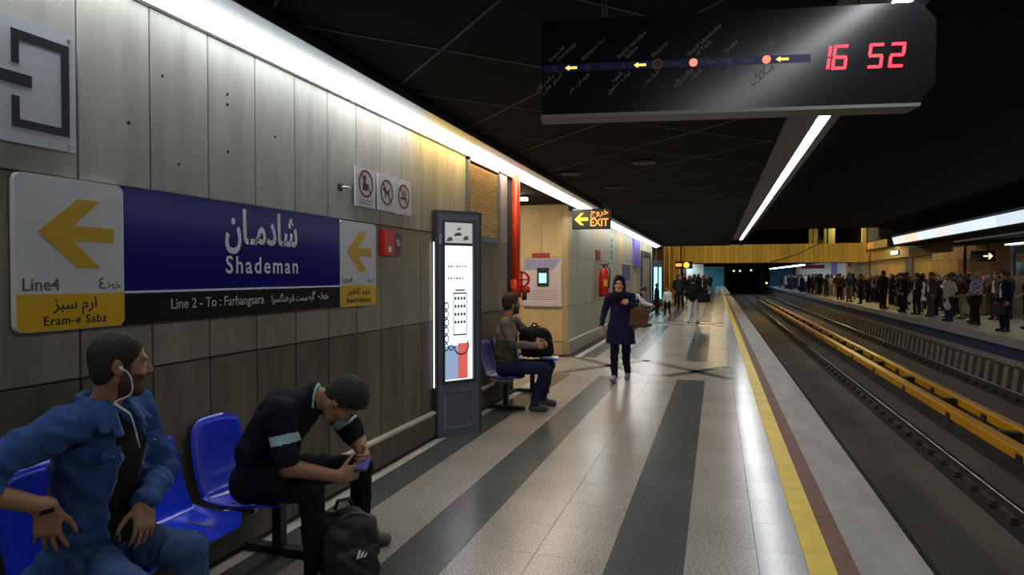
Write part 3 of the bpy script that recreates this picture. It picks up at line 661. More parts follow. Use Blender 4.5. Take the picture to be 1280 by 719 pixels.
# ---- opposite platform
op = structure(MB().box(7.55, 11.6, -3, 110, -1.5, -.2).box(7.2, 11.6, -3, 110, -.2, -.0).build('floor_opposite', mat('opposite paving', srgb(165, 158, 145), .3, var=.2, vscale=(2, 2, 2)), label='opposite platform paved in pale stone with concrete edge'))
MB().box(7.17, 7.2, -3, 110, -.22, .004, b=.004).build('edge_slab', edge_conc, op)
MB().box(7.5, 7.55, -3, 110, -.62, -.2).build('blue_band', mat('dirty blue paint', srgb(44, 56, 96), .6, var=.4, vscale=(2, .6, 2)), op)
rb = MB().prism([(0, 0), (.30, 0), (.34, .5), (.06, .52)], (0, -.14, -1.19), (1, 0, 0), (0, 0, 1), (0, .28, 0)).mesh('concrete_rib', mat('rib concrete', srgb(128, 120, 104), .8, var=.3, rnd=.15))
for k in range(130): inst(rb, 'concrete_rib', op, (6.88, 10.5+.58*k, random.uniform(-.01, .01)))
# ---- right wall of the opposite platform
rw = structure(MB().box(11.33, 11.6, 10, 110, 0, 6.0).build('wall_right', joint_dark, label='ochre clad wall behind the crowd on the opposite platform'))
rp = {}
for k in range(28):
    y0 = 38+1.0*k if k < 28 else 0
    for z0, z1 in ((0, 1.2), (1.2, 2.4), (2.4, 4.15)):
        m = [tan_far, tan_green][(k // 5+(z0 > 2)) % 2] if y0 < 56 else tan_far
        kk = (z0, m.name)
        if kk not in rp: rp[kk] = panel(1.0, z1-z0, m, .03, .008, 'cladding_panel')
        inst(rp[kk], 'cladding_panel', rw, (11.3, y0+.5, (z0+z1)/2), math.pi)
for k in range(8):
    for j, (z0, z1) in enumerate(((0, .6), (.6, 1.2), (1.2, 1.8), (1.8, 2.4), (2.4, 3.0))):
        y0 = 30+1.0*k; m = brown_brick if y0 < 37 and z1 < 2.9 else tan_far
        kk = (z0, m.name, 1)
        if kk not in rp: rp[kk] = panel(1.0, z1-z0, m, .03, .008, 'cladding_panel')
        inst(rp[kk], 'cladding_panel', rw, (11.3, y0+.5, (z0+z1)/2), math.pi)
for k in range(20):
    inst(rp.setdefault('w', panel(2.0, 3.0, mat('white cladding', srgb(215, 212, 215), .5), .03, .008, 'cladding_panel')), 'cladding_panel', rw, (11.3, 67+2*k, 1.5), math.pi)
# ---- cross bridge with its plank cladding, mezzanine pillars
bg = structure(MB().box(-2.9, 11.3, 57.04, 60, 2.64, 4.15).build('bridge', joint_dark, label='bridge across the tracks clad in upright ochre planks'))
pk = MB().box(-.17, .17, 0, .05, -.755, .755, b=.006).mesh('cladding_plank', mat('bridge planks', srgb(204, 174, 78), .55, var=.2, vscale=(5, 5, .8), rnd=.16))
for k in range(40): inst(pk, 'cladding_plank', bg, (-2.7+.355*k, 57+random.uniform(-.01, .01), 3.395))
for x0, x1 in ((7.1, 7.35), (7.42, 7.75), (8.2, 8.4), (8.5, 9.0), (10.95, 11.25)):
    MB().box(x0, x1, 57.3, 57.6, 4.15, 6.0).build('pillar', tan_green, bg)
part_end = structure(MB().box(-7.5, 1.1, 100, 100.3, -1.3, 6).box(7.0, 11.6, 108, 108.3, -.2, 6).box(1.1, 7.0, 118, 118.3, -1.5, 6).box(-7.5, -2.9, 60, 100, 0, 6).box(-2.9, 11.6, 60, 118, 3.4, 3.5).build('wall_end', black_ceil, label='dark end of the station round the tunnel mouth'))
# ================================================================== SIGNS AND FITTINGS ON THE LEFT WALL
UY = (0, 1, 0); UZ = (0, 0, 1); UX = (1, 0, 0)
def wall_plate(y0, y1, z0, z1, x, t, rd=.0, n=5):
    """rounded plate lying on the left wall, face towards +x"""
    if rd == 0: pts = [(y0, z0), (y1, z0), (y1, z1), (y0, z1)]
    else:
        pts = []
        for cy, cz, a in ((y1-rd, z0+rd, -90), (y1-rd, z1-rd, 0), (y0+rd, z1-rd, 90), (y0+rd, z0+rd, 180)):
            pts += [(cy+rd*math.cos(math.radians(a+90*i/n)), cz+rd*math.sin(math.radians(a+90*i/n))) for i in range(n+1)]
    return MB().prism(pts, (x, 0, 0), UY, UZ, (t, 0, 0))
def poly_wall(pts, x, t=.002): return MB().prism(pts, (x, 0, 0), UY, UZ, (t, 0, 0))
def T(s, name, m, parent, y, z, x, width=None, height=None, align='CENTER', bold=0.0, space=1.0):
    o = text(s, name, m, None, (0, 0, 0), UY, UZ, width, height, align, .0015, bold, space)
    o.parent = parent; o.location = Vector((x, y, z))-wloc(parent); return o
# metal symbol sign
t = empty('symbol_sign', (XW, 1.9, 2.4), label='large metal plate with black square bracket symbol above the station sign', cat='sign')
part(wall_plate(1.48, 2.13, 2.15, 2.65, XW+.012, .014), 'plate', mat('brushed plate', srgb(205, 208, 216), .5, 0, var=.06, vscale=(1, 1, 30)), t)
x = XW+.027
part(poly_wall([(1.86, 2.60), (1.86, 2.465), (1.89, 2.465), (1.89, 2.562), (2.065, 2.562), (2.065, 2.245), (1.89, 2.245), (1.89, 2.335), (1.86, 2.335), (1.86, 2.212), (2.10, 2.212), (2.10, 2.60)][::-1], x), 'symbol', ink, t)
part(poly_wall([(1.5, 2.380), (1.94, 2.380), (1.94, 2.428), (1.5, 2.428)], x), 'symbol', ink, t)
for y, z in ((2.10, 2.625), (2.10, 2.18), (1.51, 2.18), (1.51, 2.625)):
    part(MB().prism([(.008*math.cos(i*.785), .008*math.sin(i*.785)) for i in range(8)], (x-.002, y, z), UY, UZ, (.006, 0, 0)), 'screw', steel, t)
# station sign: three boards screwed side by side, each a thing
X1 = XW+.035
def arrow(y0, y1, zc, h, m, parent):
    w = y1-y0; s = h/2
    pts = [(y0, zc), (y0+w*.50, zc+s), (y0+w*.80, zc+s), (y0+w*.44, zc+s*.22), (y1, zc+s*.22), (y1, zc-s*.22), (y0+w*.44, zc-s*.22), (y0+w*.80, zc-s), (y0+w*.50, zc-s)]
    return part(poly_wall(pts[::-1], X1), 'arrow', m, parent)
sg = empty('line_sign', (XW, 2.1, 1.39), label='white and yellow sign with large left arrow reading Line 4 Eram-e Sabz', cat='sign')
part(wall_plate(1.86, 2.355, 1.385, 2.035, XW+.006, .028, .035), 'plate', sign_white, sg)
part(MB().prism([(1.862, 1.54), (1.862, 1.42), (1.872, 1.397), (1.895, 1.387), (2.32, 1.387), (2.343, 1.397), (2.353, 1.42), (2.353, 1.54)], (X1-.001, 0, 0), UY, UZ, (.0015, 0, 0)), 'yellow_band', sign_yellow, sg)
arrow(1.95, 2.30, 1.80, .30, mat('arrow yellow', srgb(206, 164, 22), .35), sg)
T('Line4', 'lettering', letter_grey, sg, 1.885, 1.556, X1, width=.155, align='LEFT', bold=.012); T(fa('خط')+' ', 'lettering', letter_grey, sg, 2.335, 1.558, X1, width=.075, align='RIGHT', bold=.012)
T('٤', 'lettering', letter_grey, sg, 2.24, 1.558, X1, height=.075, bold=.012)
T(fa('ارم سبز'), 'lettering', ink, sg, 2.11, 1.475, X1+.001, width=.2, bold=.01); T('Eram-e Sabz', 'lettering', ink, sg, 2.115, 1.41, X1+.001, width=.29, bold=.012, space=1.1)
sg = empty('station_sign', (XW, 3.27, 1.39), label='long blue station name sign reading Shademan with black lower band', cat='sign')
part(wall_plate(2.36, 4.185, 1.54, 2.035, XW+.006, .026), 'blue_board', sign_blue, sg)
part(wall_plate(2.36, 4.185, 1.385, 1.535, XW+.006, .026), 'black_board', sign_black, sg)
part(wall_plate(2.36, 4.185, 1.534, 1.545, XW+.031, .003), 'white_line', letter_white, sg)
XS = XW+.033
T(fa('شادمـان'), 'lettering', letter_white, sg, 3.345, 1.81, XS, width=.66, height=.27, bold=.022); T('Shademan', 'lettering', letter_white, sg, 3.35, 1.632, XS, width=.66, height=.142, bold=.01, space=1.25)
lw = mat('lettering dull white', srgb(190, 190, 186), .5)
T('Line 2 - To : Farhangsara', 'lettering', lw, sg, 2.985, 1.447, XS, width=.71, height=.077); T(fa('خط ')+'', 'lettering', lw, sg, 3.985, 1.45, XS, width=.10, bold=.01)
T('٢ - ', 'lettering', lw, sg, 3.885, 1.45, XS, height=.085); T(fa('به سمت :'), 'lettering', lw, sg, 3.735, 1.45, XS, width=.21, bold=.01); T(fa('فرهنگسرا'), 'lettering', lw, sg, 3.525, 1.45, XS, width=.225, bold=.01)
sg = empty('line_sign', (XW, 4.45, 1.38), label='smaller white and yellow arrow sign at the far end of station sign', cat='sign')
part(wall_plate(4.19, 4.715, 1.38, 2.03, XW+.006, .028, .03), 'plate', sign_white, sg)
part(MB().prism([(4.192, 1.54), (4.192, 1.40), (4.21, 1.383), (4.695, 1.383), (4.713, 1.40), (4.713, 1.54)], (X1-.001, 0, 0), UY, UZ, (.0015, 0, 0)), 'yellow_band', sign_yellow, sg)
arrow(4.28, 4.64, 1.80, .31, _M['arrow yellow'], sg)
T('Line4', 'lettering', letter_grey, sg, 4.215, 1.56, X1, width=.14, align='LEFT', bold=.012); T(fa('خط')+' ٤', 'lettering', letter_grey, sg, 4.69, 1.562, X1, width=.12, align='RIGHT', bold=.012)
T(fa('شهید کلاهدوز'), 'lettering', ink, sg, 4.45, 1.475, X1+.001, width=.33, bold=.01); T('Shahid Kolahdooz', 'lettering', ink, sg, 4.45, 1.41, X1+.001, width=.36, bold=.012)
# prohibition signs
def ban(y0, y1, z0, z1, label, pict, lines):
    t = empty('prohibition_sign', (XW, (y0+y1)/2, z0), label=label, cat='sign', group='prohibition signs in a row')
    part(wall_plate(y0, y1, z0, z1, XW+.02, .012), 'plate', sign_white, t)
    for yy in (y0+.02, y1-.02): part(MB().tube([(XW-.002, yy, (z0+z1)/2), (XW+.022, yy, (z0+z1)/2)], .006, 6), 'standoff', steel, t)
    x = XW+.0325; c = ((y0+y1)/2, z0+(z1-z0)*(.60 if lines else .52)); R = (y1-y0)*.36
    part(pict(x, c[0], c[1], R), 'pictogram', ink, t)
    mb = MB().ring((x+.0015, c[0], c[1]), UY, UZ, (.0018, 0, 0), R*.84, R, 36)
    d = R*.87*.7071; w = R*.055
    mb.prism([(-d-w, d-w), (-d+w, d+w), (d+w, -d+w), (d-w, -d-w)], (x+.0015, c[0], c[1]), UY, UZ, (.0014, 0, 0))
    part(mb, 'red_ring', mat('ring dark red', srgb(120, 18, 30), .4), t)
    for i in range(lines): part(MB().box(x, x+.001, c[0]-R*.9, c[0]+R*.9, z0+.025+.022*i, z0+.031+.022*i), 'text_line', letter_grey, t)
def pict_spit(x, y, z, R):
    mb = MB()
    mb.prism([(R*(.18*math.cos(i*.524)-.12), R*(.2*math.sin(i*.524)+.42)) for i in range(12)], (x, y, z), UY, UZ, (.001, 0, 0))
    return mb.prism([(-.45*R, -.5*R), (.15*R, -.5*R), (.45*R, -.1*R), (.3*R, .05*R), (.05*R, -.1*R), (.0, .25*R), (-.3*R, .2*R), (-.42*R, -.1*R)], (x, y, z), UY, UZ, (.001, 0, 0))
def pict_dog(x, y, z, R):
    p_ = [(-.62, .12), (-.62, .3), (-.45, .34), (-.38, .46), (-.28, .3), (-.2, .16), (.3, .14), (.5, .42), (.56, .38), (.42, .05), (.42, -.1), (.52, -.5), (.4, -.5), (.24, -.14), (-.1, -.16), (-.16, -.5), (-.3, -.5), (-.3, -.1), (-.42, .1)]
    return MB().prism([(a*R, b*R) for a, b in p_], (x, y, z), UY, UZ, (.001, 0, 0))
def pict_smoke(x, y, z, R):
    mb = MB().box(x, x+.001, y-.55*R, y+.4*R, z-.24*R, z-.06*R).box(x, x+.001, y+.44*R, y+.56*R, z-.24*R, z-.06*R)
    for q in (0, .14): mb.prism([(.2*R+q*R, .02*R), (.27*R+q*R, .02*R), (.3*R+q*R, .2*R), (.12*R+q*R, .38*R), (.2*R+q*R, .55*R), (.13*R+q*R, .55*R), (.04*R+q*R, .36*R), (.22*R+q*R, .18*R)], (x, y, z), UY, UZ, (.001, 0, 0))
    return mb
ban(4.41, 4.715, 2.16, 2.465, 'white prohibition sign with small text lines, first of three', pict_spit, 2)
ban(4.755, 5.055, 2.16, 2.46, 'white prohibition sign showing crossed-out dog, middle of three', pict_dog, 0)
ban(5.065, 5.365, 2.155, 2.465, 'white no smoking sign, last of three before the light box', pict_smoke, 0)
# red alarm box
t = empty('alarm_box', (XW, 4.97, 1.78), label='small red fire alarm box on wall below the no smoking signs', cat='alarm box')
part(MB().box(XW, XW+.055, 4.83, 5.0, 1.785, 1.995, b=.006), 'case', red_paint, t)
part(MB().box(XW, XW+.05, 5.004, 5.13, 1.785, 1.985, b=.006), 'side_panel', red_dark, t)
part(MB().ring((XW+.05, 5.06, 1.9), UY, UZ, (.008, 0, 0), .012, .03, 14), 'bell_ring', steel, t); part(MB().box(XW+.055, XW+.062, 4.885, 4.93, 1.815, 1.86, b=.003), 'white_tab', white_paint, t)
t = empty('wall_hook', (XW, 4.27, 2.27), label='small metal bracket sticking out of wall left of prohibition signs', cat='hook')
part(MB().tube([(XW-.004, 4.24, 2.275), (XW+.04, 4.24, 2.275), (XW+.06, 4.30, 2.275)], .009, 8), 'arm', steel, t); part(MB().box(XW-.002, XW+.01, 4.215, 4.265, 2.25, 2.30), 'foot_plate', rust, t)

# ---- standing light box, turned away from the wall
A0 = Vector((-2.625, 5.86, 0)); lu = Vector((.6, .8, 0)); ln = Vector((.8, -.6, 0)); LW = .505; LH = 2.25
lb = empty('light_box', A0, label='tall grey standing advertising light box with chained telephone poster', cat='light box')
def LB(a0, a1, z0, z1, d0, d1): return MB().obox(A0+lu*a0+UZv*z0-ln*d0, lu*(a1-a0), UZv*(z1-z0), ln*(d0-d1))
UZv = Vector((0, 0, 1))
m_ = MB()
for a0, a1, z0, z1 in ((0, .085, 0, LH), (LW-.085, LW, 0, LH), (.085, LW-.085, LH-.10, LH), (.085, LW-.085, .44, .56), (.085, LW-.085, 0, .07)):
    m_.obox(A0+lu*a0+UZv*z0, lu*(a1-a0), UZv*(z1-z0), -ln*.085)
part(m_, 'frame', grey_paint, lb)
m_ = MB()
for a0, a1, z0, z1 in ((-.012, .012, 0, LH+.01), (LW-.012, LW+.012, 0, LH+.01), (-.012, LW+.012, LH-.012, LH+.012)): m_.obox(A0+lu*a0+UZv*z0+ln*.006, lu*(a1-a0), UZv*(z1-z0), -ln*.097)
part(m_, 'edge_moulding', dgrey_paint, lb)
m_ = MB()
for a0, a1, z0, z1 in ((.06, .085, .53, LH-.08), (LW-.085, LW-.06, .53, LH-.08), (.06, LW-.06, LH-.105, LH-.08), (.06, LW-.06, .53, .555)): m_.obox(A0+lu*a0+UZv*z0+ln*.008, lu*(a1-a0), UZv*(z1-z0), -ln*.012)
part(m_, 'window_bead', dgrey_paint, lb)
part(MB().obox(A0+lu*.085+UZv*.08-ln*.012, lu*(LW-.17), UZv*.355, -ln*.01), 'lower_door', grey_paint, lb)
m_ = MB()
for a0, a1, z0, z1 in ((.085, .095, .08, .435), (LW-.095, LW-.085, .08, .435), (.085, LW-.085, .08, .09)): m_.obox(A0+lu*a0+UZv*z0-ln*.004, lu*(a1-a0), UZv*(z1-z0), -ln*.01)
part(m_, 'door_bead', steel, lb)
part(MB().obox(A0+lu*.085+UZv*.55-ln*.022, lu*(LW-.17), UZv*1.37, -ln*.006), 'poster', emit('poster light', (.86, .95, 1.0), 1.5), lb)
part(MB().obox(A0+lu*.085+UZv*1.94-ln*.022, lu*(LW-.17), UZv*.21, -ln*.006), 'header_picture', emit('poster head', (.62, .62, .58), .7), lb)
part(MB().obox(A0+lu*.085+UZv*1.915-ln*.018, lu*(LW-.17), UZv*.028, -ln*.008), 'divider', dgrey_paint, lb)
part(MB().obox(A0+lu*-.016+UZv*.50-ln*.03, lu*.006, UZv*1.45, -ln*.022), 'side_glow', emit('poster light', (.86, .95, 1.0), 1.5), lb)
part(MB().obox(A0+lu*.018+UZv*1.93+ln*.01, lu*.025, UZv*.10, -ln*.006), 'lock', steel, lb)
PG = mat('poster print grey', srgb(120, 128, 130), .6); PD = mat('poster print dark', srgb(60, 66, 72), .6); PR = emit('poster red', srgb(235, 104, 92), .85); PB = emit('poster pale blue', srgb(160, 185, 225), .8)
def P2(a, z): return A0+lu*a+UZv*z-ln*.0215
def pp(mb): return mb
m_ = MB().obox(P2(.25, .57), lu*.115, UZv*.36, ln*.0015); part(m_, 'red_print', PR, lb)
m_ = MB().obox(P2(.10, .57), lu*.15, UZv*.34, ln*.0013); part(m_, 'blue_print', PB, lb)
m_ = MB()                                               # the chained keypad telephone
for a in (.21, .245, .28, .315):
    for z in (1.13, 1.21, 1.29, 1.37): m_.obox(P2(a, z), lu*.022, UZv*.03, ln*.0015)
for a0, a1, z0, z1 in ((.195, .355, 1.43, 1.445), (.195, .203, 1.02, 1.44), (.347, .355, 1.02, 1.44), (.195, .355, 1.01, 1.025), (.22, .33, 1.46, 1.475)): m_.obox(P2(a0, z0), lu*(a1-a0), UZv*(z1-z0), ln*.0015)
part(m_, 'telephone_print', PD, lb)
m_ = MB()
for i in range(6): m_.ring(P2(.115+.004*(i % 2), .90+.082*i), lu*.7, UZv*1.1, ln*.0016, .026, .038, 14)
m_.ring(P2(.17, .89), lu, UZv, ln*.0016, .018, .03, 12); m_.ring(P2(.29, .90), lu, UZv, ln*.0016, .075, .09, 24, a0=-2.9, a1=.6); m_.obox(P2(.19, .885), lu*.03, UZv*.016, ln*.0016)
part(m_, 'chain_print', PD, lb)
PGL = mat('poster print pale', srgb(196, 202, 206), .6)
for z, n_ in ((1.70, 7), (1.58, 6)):
    m_ = MB()
    for i in range(n_): m_.prism([(0, 0), (.018, -.006+.004*(i % 3)), (.026, .012+.006*(i % 2)), (.004, .016)], P2(.13+.033*i, z), lu, UZv, ln*.0014)
    part(m_, 'faded_print', PGL, lb, kind='stuff')
for a, z, w_, h_ in ((.12, 1.955, .07, .05), (.2, 2.01, .1, .04), (.31, 1.97, .07, .05), (.24, 2.07, .05, .03)): part(MB().prism([(0, 0), (w_, .01), (w_*.8, h_), (w_*.2, h_*.8)], P2(a, z), lu, UZv, ln*.0015), 'picture_patch', PG, lb)

# ---- benches of moulded seats on a beam
def seat_mesh(m):
    n, mrows = 12, 18; vs = []; prof = []
    for i in range(mrows+1):                              # from the front lip over the pan up the back
        t = i/mrows
        if t < .46: q = t/.46; prof.append((.235-.40*q, .012-.035*math.sin(q*math.pi*.9)-.02*max(0, .18-q)/.18*1.0, 1-.10*max(0, .25-q)/.25))
        else:
            q = (t-.46)/.54; prof.append((-.165-.10*math.sin(q*1.45)-.0*q, .0+.005+.41*q**1.12, 1.0-.16*q**2.2))
    fs = []
    for side in (0, 1):
        for i, (px, pz, w) in enumerate(prof):
            for j in range(n+1):
                s_ = j/n*2-1; yy = .205*w*s_; lift = .045*abs(s_)**3.2*(1 if i < 9 else .8)
                cor = 0
                if i < 3: cor = (.055*(3-i)/3)*abs(s_)**4
                if i > mrows-3: cor = .05*(i-(mrows-3))/3*abs(s_)**4
                if i < 9: v = (px-cor, yy, pz+lift*.7)
                else: v = (px+lift*.9, yy, pz-cor)
                if side:
                    nx, nz = (0, -1) if i < 8 else (-.9, -.35) if i > 9 else (-.5, -.8)
                    v = (v[0]+nx*.012, v[1], v[2]+nz*.012)
                vs.append(v)
    N = (mrows+1)*(n+1)
    for i in range(mrows):
        for j in range(n):
            a = i*(n+1)+j; fs.append((a, a+1, a+n+2, a+n+1)); fs.append((N+a+n+1, N+a+n+2, N+a+1, N+a))
    rim = [i*(n+1) for i in range(mrows+1)]; rim2 = [i*(n+1)+n for i in range(mrows+1)]
    for r_ in (rim, rim2):
        for a, b in zip(r_, r_[1:]): fs.append((a, b, N+b, N+a))
    for base_ in (0, mrows*(n+1)):
        for j in range(n): a = base_+j; fs.append((a, a+1, N+a+1, N+a))
    return MB().add(vs, fs, 0, True), m
def bench(ys, legs, m, xc, label):
    b = empty('bench', (xc, sum(ys)/len(ys), 0), label=label, cat='bench')
    mb, mm = seat_mesh(m); me = None
    for y in ys:
        if me is None:
            o = mb.build('seat_shell', mm, b); me = o.data
        else: o = bpy.data.objects.new('seat_shell', me); COL.objects.link(o); o.parent = b
        o.location = (0, y-b.location.y, .43)
        for s_ in (-1, 1):
            k = part(MB().box(xc-.14, xc+.1, y+s_*.09-.012, y+s_*.09+.012, .37, .415), 'seat_bracket', steel, b)
    part(MB().box(xc-.05, xc+.0, min(ys)-.2, max(ys)+.32, .325, .375, b=.005), 'beam', black_steel, b)
    for y in legs:
        l = part(MB().box(xc-.055, xc+.005, y-.03, y+.03, .05, .33, b=.004), 'leg', black_steel, b)
        f_ = MB().box(-.25, .21, -.035, .035, 0, .045, b=.006).build('foot_bar', black_steel, l); f_.location = Vector((xc-.0, y, .0))-wloc(l)
        for s_ in (-.22, .18): q = MB().box(s_-.03, s_+.03, -.04, .04, -.001, .012).build('foot_pad', dgrey_paint, l); q.location = Vector((xc, y, 0))-wloc(l)
    return b
bench([1.95, 2.43, 2.91], [1.62, 3.17], blue_seat, -2.40, 'bench of blue moulded seats under the station sign')
bench([7.28, 7.76, 8.24], [7.43, 8.62], purple_seat, -2.40, 'bench of violet blue seats beyond the standing light box')
bench([20.3, 20.8, 21.3], [20.4, 21.2], blue_seat, -2.52, 'distant bench by the wall past the exit sign')

# ---- exit sign hanging from the ceiling
am = emit('exit amber', (1.0, .36, .05), 1.6); ay = emit('exit yellow', (1.0, .74, .05), 1.5)
t = empty('exit_sign', (-2.24, 12.0, 2.48), label='black hanging exit sign with yellow left arrow and amber letters', cat='exit sign')
part(MB().box(-2.61, -1.88, 12.0, 12.10, 2.48, 2.86, b=.02), 'case', black_steel, t)
part(MB().prism([(-2.56, 2.665), (-2.44, 2.78), (-2.38, 2.78), (-2.46, 2.70), (-2.30, 2.70), (-2.30, 2.635), (-2.46, 2.635), (-2.38, 2.555), (-2.44, 2.555)], (0, 11.999, 0), UX, UZ, (0, -.003, 0)), 'arrow', ay, t)
o = text('EXIT', 'lettering', am, None, (0, 0, 0), UX, UZ, width=.34, height=.20, bold=.02); o.parent = t; o.location = Vector((-2.09, 11.997, 2.535))-wloc(t)
o = text(fa('خروج'), 'lettering', am, None, (0, 0, 0), UX, UZ, width=.34, height=.16, bold=.012); o.parent = t; o.location = Vector((-2.09, 11.997, 2.745))-wloc(t)
for x in (-2.5, -2.0): part(MB().tube([(x, 12.05, 2.85), (x, 12.05, 3.07)], .01, 6), 'hanger', black_steel, t)

# ---- information board over the platform
bd = empty('information_board', (.06, 3.29, 2.41), math.radians(10.0), label='long black hanging information board with red clock digits and line map', cat='information board')
def BB(mb, name, m, **k): return mb.build(name, m, bd, **k)
gl = mat('board face', (.010, .0105, .012), .22, spec=.4)
BB(MB().prism([(-.907, .0), (.838, .0), (.909, .10), (.909, .39), (.838, .47), (-.907, .47)], (0, 0, 0), UX, UZ, (0, .12, 0)), 'case', gl)
BB(MB().prism([(-.915, -.012), (.838, -.012), (.842, .004), (-.907, .004)], (0, -.012, 0), UX, UZ, (0, .14, 0)), 'bottom_trim', mat('trim grey', srgb(130, 128, 126), .5))
BB(MB().box(-.90, .36, -.002, 0, .214, .251), 'line_strip', mat('map blue', srgb(24, 28, 92), .5))
dg = emit('digit red', (1.0, .03, .06), 2.4); dgd = mat('dial', srgb(74, 78, 96), .5)
def btext(s, m, x, z, ang, width, align='LEFT', bold=0):
    u = (math.cos(ang), 0, math.sin(ang)); v = (-math.sin(ang), 0, math.cos(ang))
    o = text(s, 'lettering', m, None, (0, 0, 0), u, v, width=width, height=.028, align=align, bold=bold); o.parent = bd; o.location = (x, -.0015, z)
dim = mat('map lettering', srgb(122, 118, 112), .6); gold = mat('map lettering gold', srgb(128, 104, 50), .6); yb = emit('map arrow yellow', (1.0, .80, .18), 1.1); rl = emit('map red lamp', (1.0, .22, .14), 1.5)
ST = [(-.845, 'Emam Ali', 'University', 'دانشگاه', 'امام علی', 0), (-.683, 'Meydan-e Hor', '', 'میدان حر', '', 0), (-.512, 'Shahid Navvab-e', 'Safavi', 'شهید', 'نواب صفوی', 0), (-.346, 'Shademan', '', 'شادمان', '', 2),
      (-.177, 'Sharif University', 'of Tech.', 'دانشگاه', 'شریف', 1), (-.010, 'Tarasht', '', 'طرشت', '', 0), (.160, 'Tehran', '(Sadeghiyeh)', 'تهران', '(صادقیه)', 1)]
for i, (x, e1, e2, p1, p2, kind) in enumerate(ST):
    z = .2325; an = math.radians(42)
    disc = lambda r, m, n, d=.004: BB(MB().prism([(r*math.cos(k*.393), r*math.sin(k*.393)) for k in range(16)], (x, -.002, z), UX, UZ, (0, -d, 0)), n, m)
    if kind == 1: disc(.019, rl, 'lamp', .008)
    elif kind == 2: BB(MB().ring((x, -.002, z), UX, UZ, (0, -.003, 0), .016, .026, 20), 'interchange_ring', gold); disc(.008, gold, 'station_dot')
    else: disc(.012, dgd, 'station_dot')
    m = gold if kind == 2 else dim
    btext(e1, m, x-.02, .265, an, .012*len(e1), bold=.01)
    if e2: btext(e2, m, x+.02, .265, an, .012*len(e2), bold=.01)
    btext(fa(p1), m, x-.0 if p2 else x+.01, .195, an, .0165*len(p1), 'RIGHT', .012)
    if p2: btext(fa(p2), m, x+.04, .195, an, .0165*len(p2), 'RIGHT', .012)
for i, x in enumerate((-.764, -.597, -.430, -.262, -.094, .075, .232)):
    lit = i in (0, 2, 6); z = .2325; k = 1 if lit else .8
    BB(MB().prism([(x-.03*k, z), (x-.008*k, z+.014*k), (x-.008*k, z+.006*k), (x+.03*k, z+.006*k), (x+.03*k, z-.006*k), (x-.008*k, z-.006*k), (x-.008*k, z-.014*k)], (0, -.002, 0), UX, UZ, (0, -.002, 0)), 'map_arrow', yb if lit else dgd)
SEG = {'1': 'bc', '6': 'acdefg', '5': 'acdfg', '2': 'abdeg'}
def digit(ch, x, z, w, h):
    sl_ = .12; th = .0135; mb = MB()
    def q(x0, x1, z0, z1): mb.prism([(x0+sl_*z0, z0), (x1+sl_*z0, z0), (x1+sl_*z1, z1), (x0+sl_*z1, z1)], (x, -.002, z), UX, UZ, (0, -.003, 0))
    g_ = .004
    for s_ in SEG[ch]:
        if s_ == 'a': q(g_, w-g_, h-th, h)
        if s_ == 'g': q(g_, w-g_, h/2-th/2, h/2+th/2)
        if s_ == 'd': q(g_, w-g_, 0, th)
        if s_ == 'b': q(w-th, w, h/2+g_, h-g_)
        if s_ == 'c': q(w-th, w, g_, h/2-g_)
        if s_ == 'f': q(0, th, h/2+g_, h-g_)
        if s_ == 'e': q(0, th, g_, h/2-g_)
    BB(mb, 'clock_digit', dg)
for ch, x in (('1', .375), ('6', .45), ('5', .607), ('2', .70)): digit(ch, x, .172, .067, .115)
for x in (-.6, .6): BB(MB().tube([(x, .06, .46), (x, .06, .66)], .012, 8), 'hanger', black_steel)

# ---- passage wall: map board with a lit screen; extinguisher; far wall pieces
t = empty('map_board', (-3.38, 12.8, .97), label='pale notice board with small lit screen on tan passage wall', cat='notice board')
part(MB().box(-3.80, -3.00, 12.80, 12.828, .98, 1.96), 'board', mat('lilac board', srgb(205, 190, 195), .5, var=.1, vscale=(3, 3, 3)), t)
part(MB().prism([(-3.79, 1.72), (-3.42, 1.72), (-3.30, 1.70), (-3.16, 1.74), (-3.02, 1.92), (-3.02, 1.955), (-3.79, 1.955)], (0, 12.7995, 0), UX, UZ, (0, -.001, 0)), 'picture', mat('lilac print', srgb(150, 150, 185), .5, var=.3, vscale=(20, 20, 20)), t)
part(MB().box(-3.50, -3.26, 12.765, 12.80, 1.40, 1.77, b=.008), 'screen_case', black_steel, t); part(MB().box(-3.46, -3.30, 12.763, 12.767, 1.46, 1.66), 'screen', emit('screen', (.45, .85, .95), 1.3), t)
part(MB().box(-3.80, -3.00, 12.79, 12.80, .965, .99), 'bottom_strip', steel, t)
for i in range(5): part(MB().box(-3.7, -3.1, 12.7985, 12.80, 1.12+.045*i, 1.128+.045*i), 'text_line', letter_grey, t)
t = empty('header_plate', (-3.45, 12.81, 1.98), label='small red lettered plate just above the pale notice board', cat='plate')
part(MB().box(-3.62, -3.25, 12.805, 12.83, 1.985, 2.07), 'plate', mat('plate red', srgb(150, 40, 30), .5), t)
t = empty('extinguisher', (-2.78, 16.3, 1.05), label='red fire extinguisher hanging on wall behind the walking woman', cat='fire extinguisher')
part(MB().lathe([(.11, 0), (.13, .03), (.13, .56), (.11, .64), (.05, .70), (.04, .74)], (-2.72, 16.3, 1.07), 18), 'cylinder', red_paint, t)
part(MB().tube([(-2.72, 16.3, 1.80), (-2.72, 16.3, 1.9)], .035, 8).box(-2.80, -2.60, 16.27, 16.33, 1.87, 1.90), 'valve', black_steel, t)
part(MB().tube([(-2.66, 16.3, 1.86), (-2.55, 16.25, 1.75), (-2.56, 16.2, 1.5), (-2.58, 16.2, 1.3)], .018, 8), 'hose', black_steel, t)
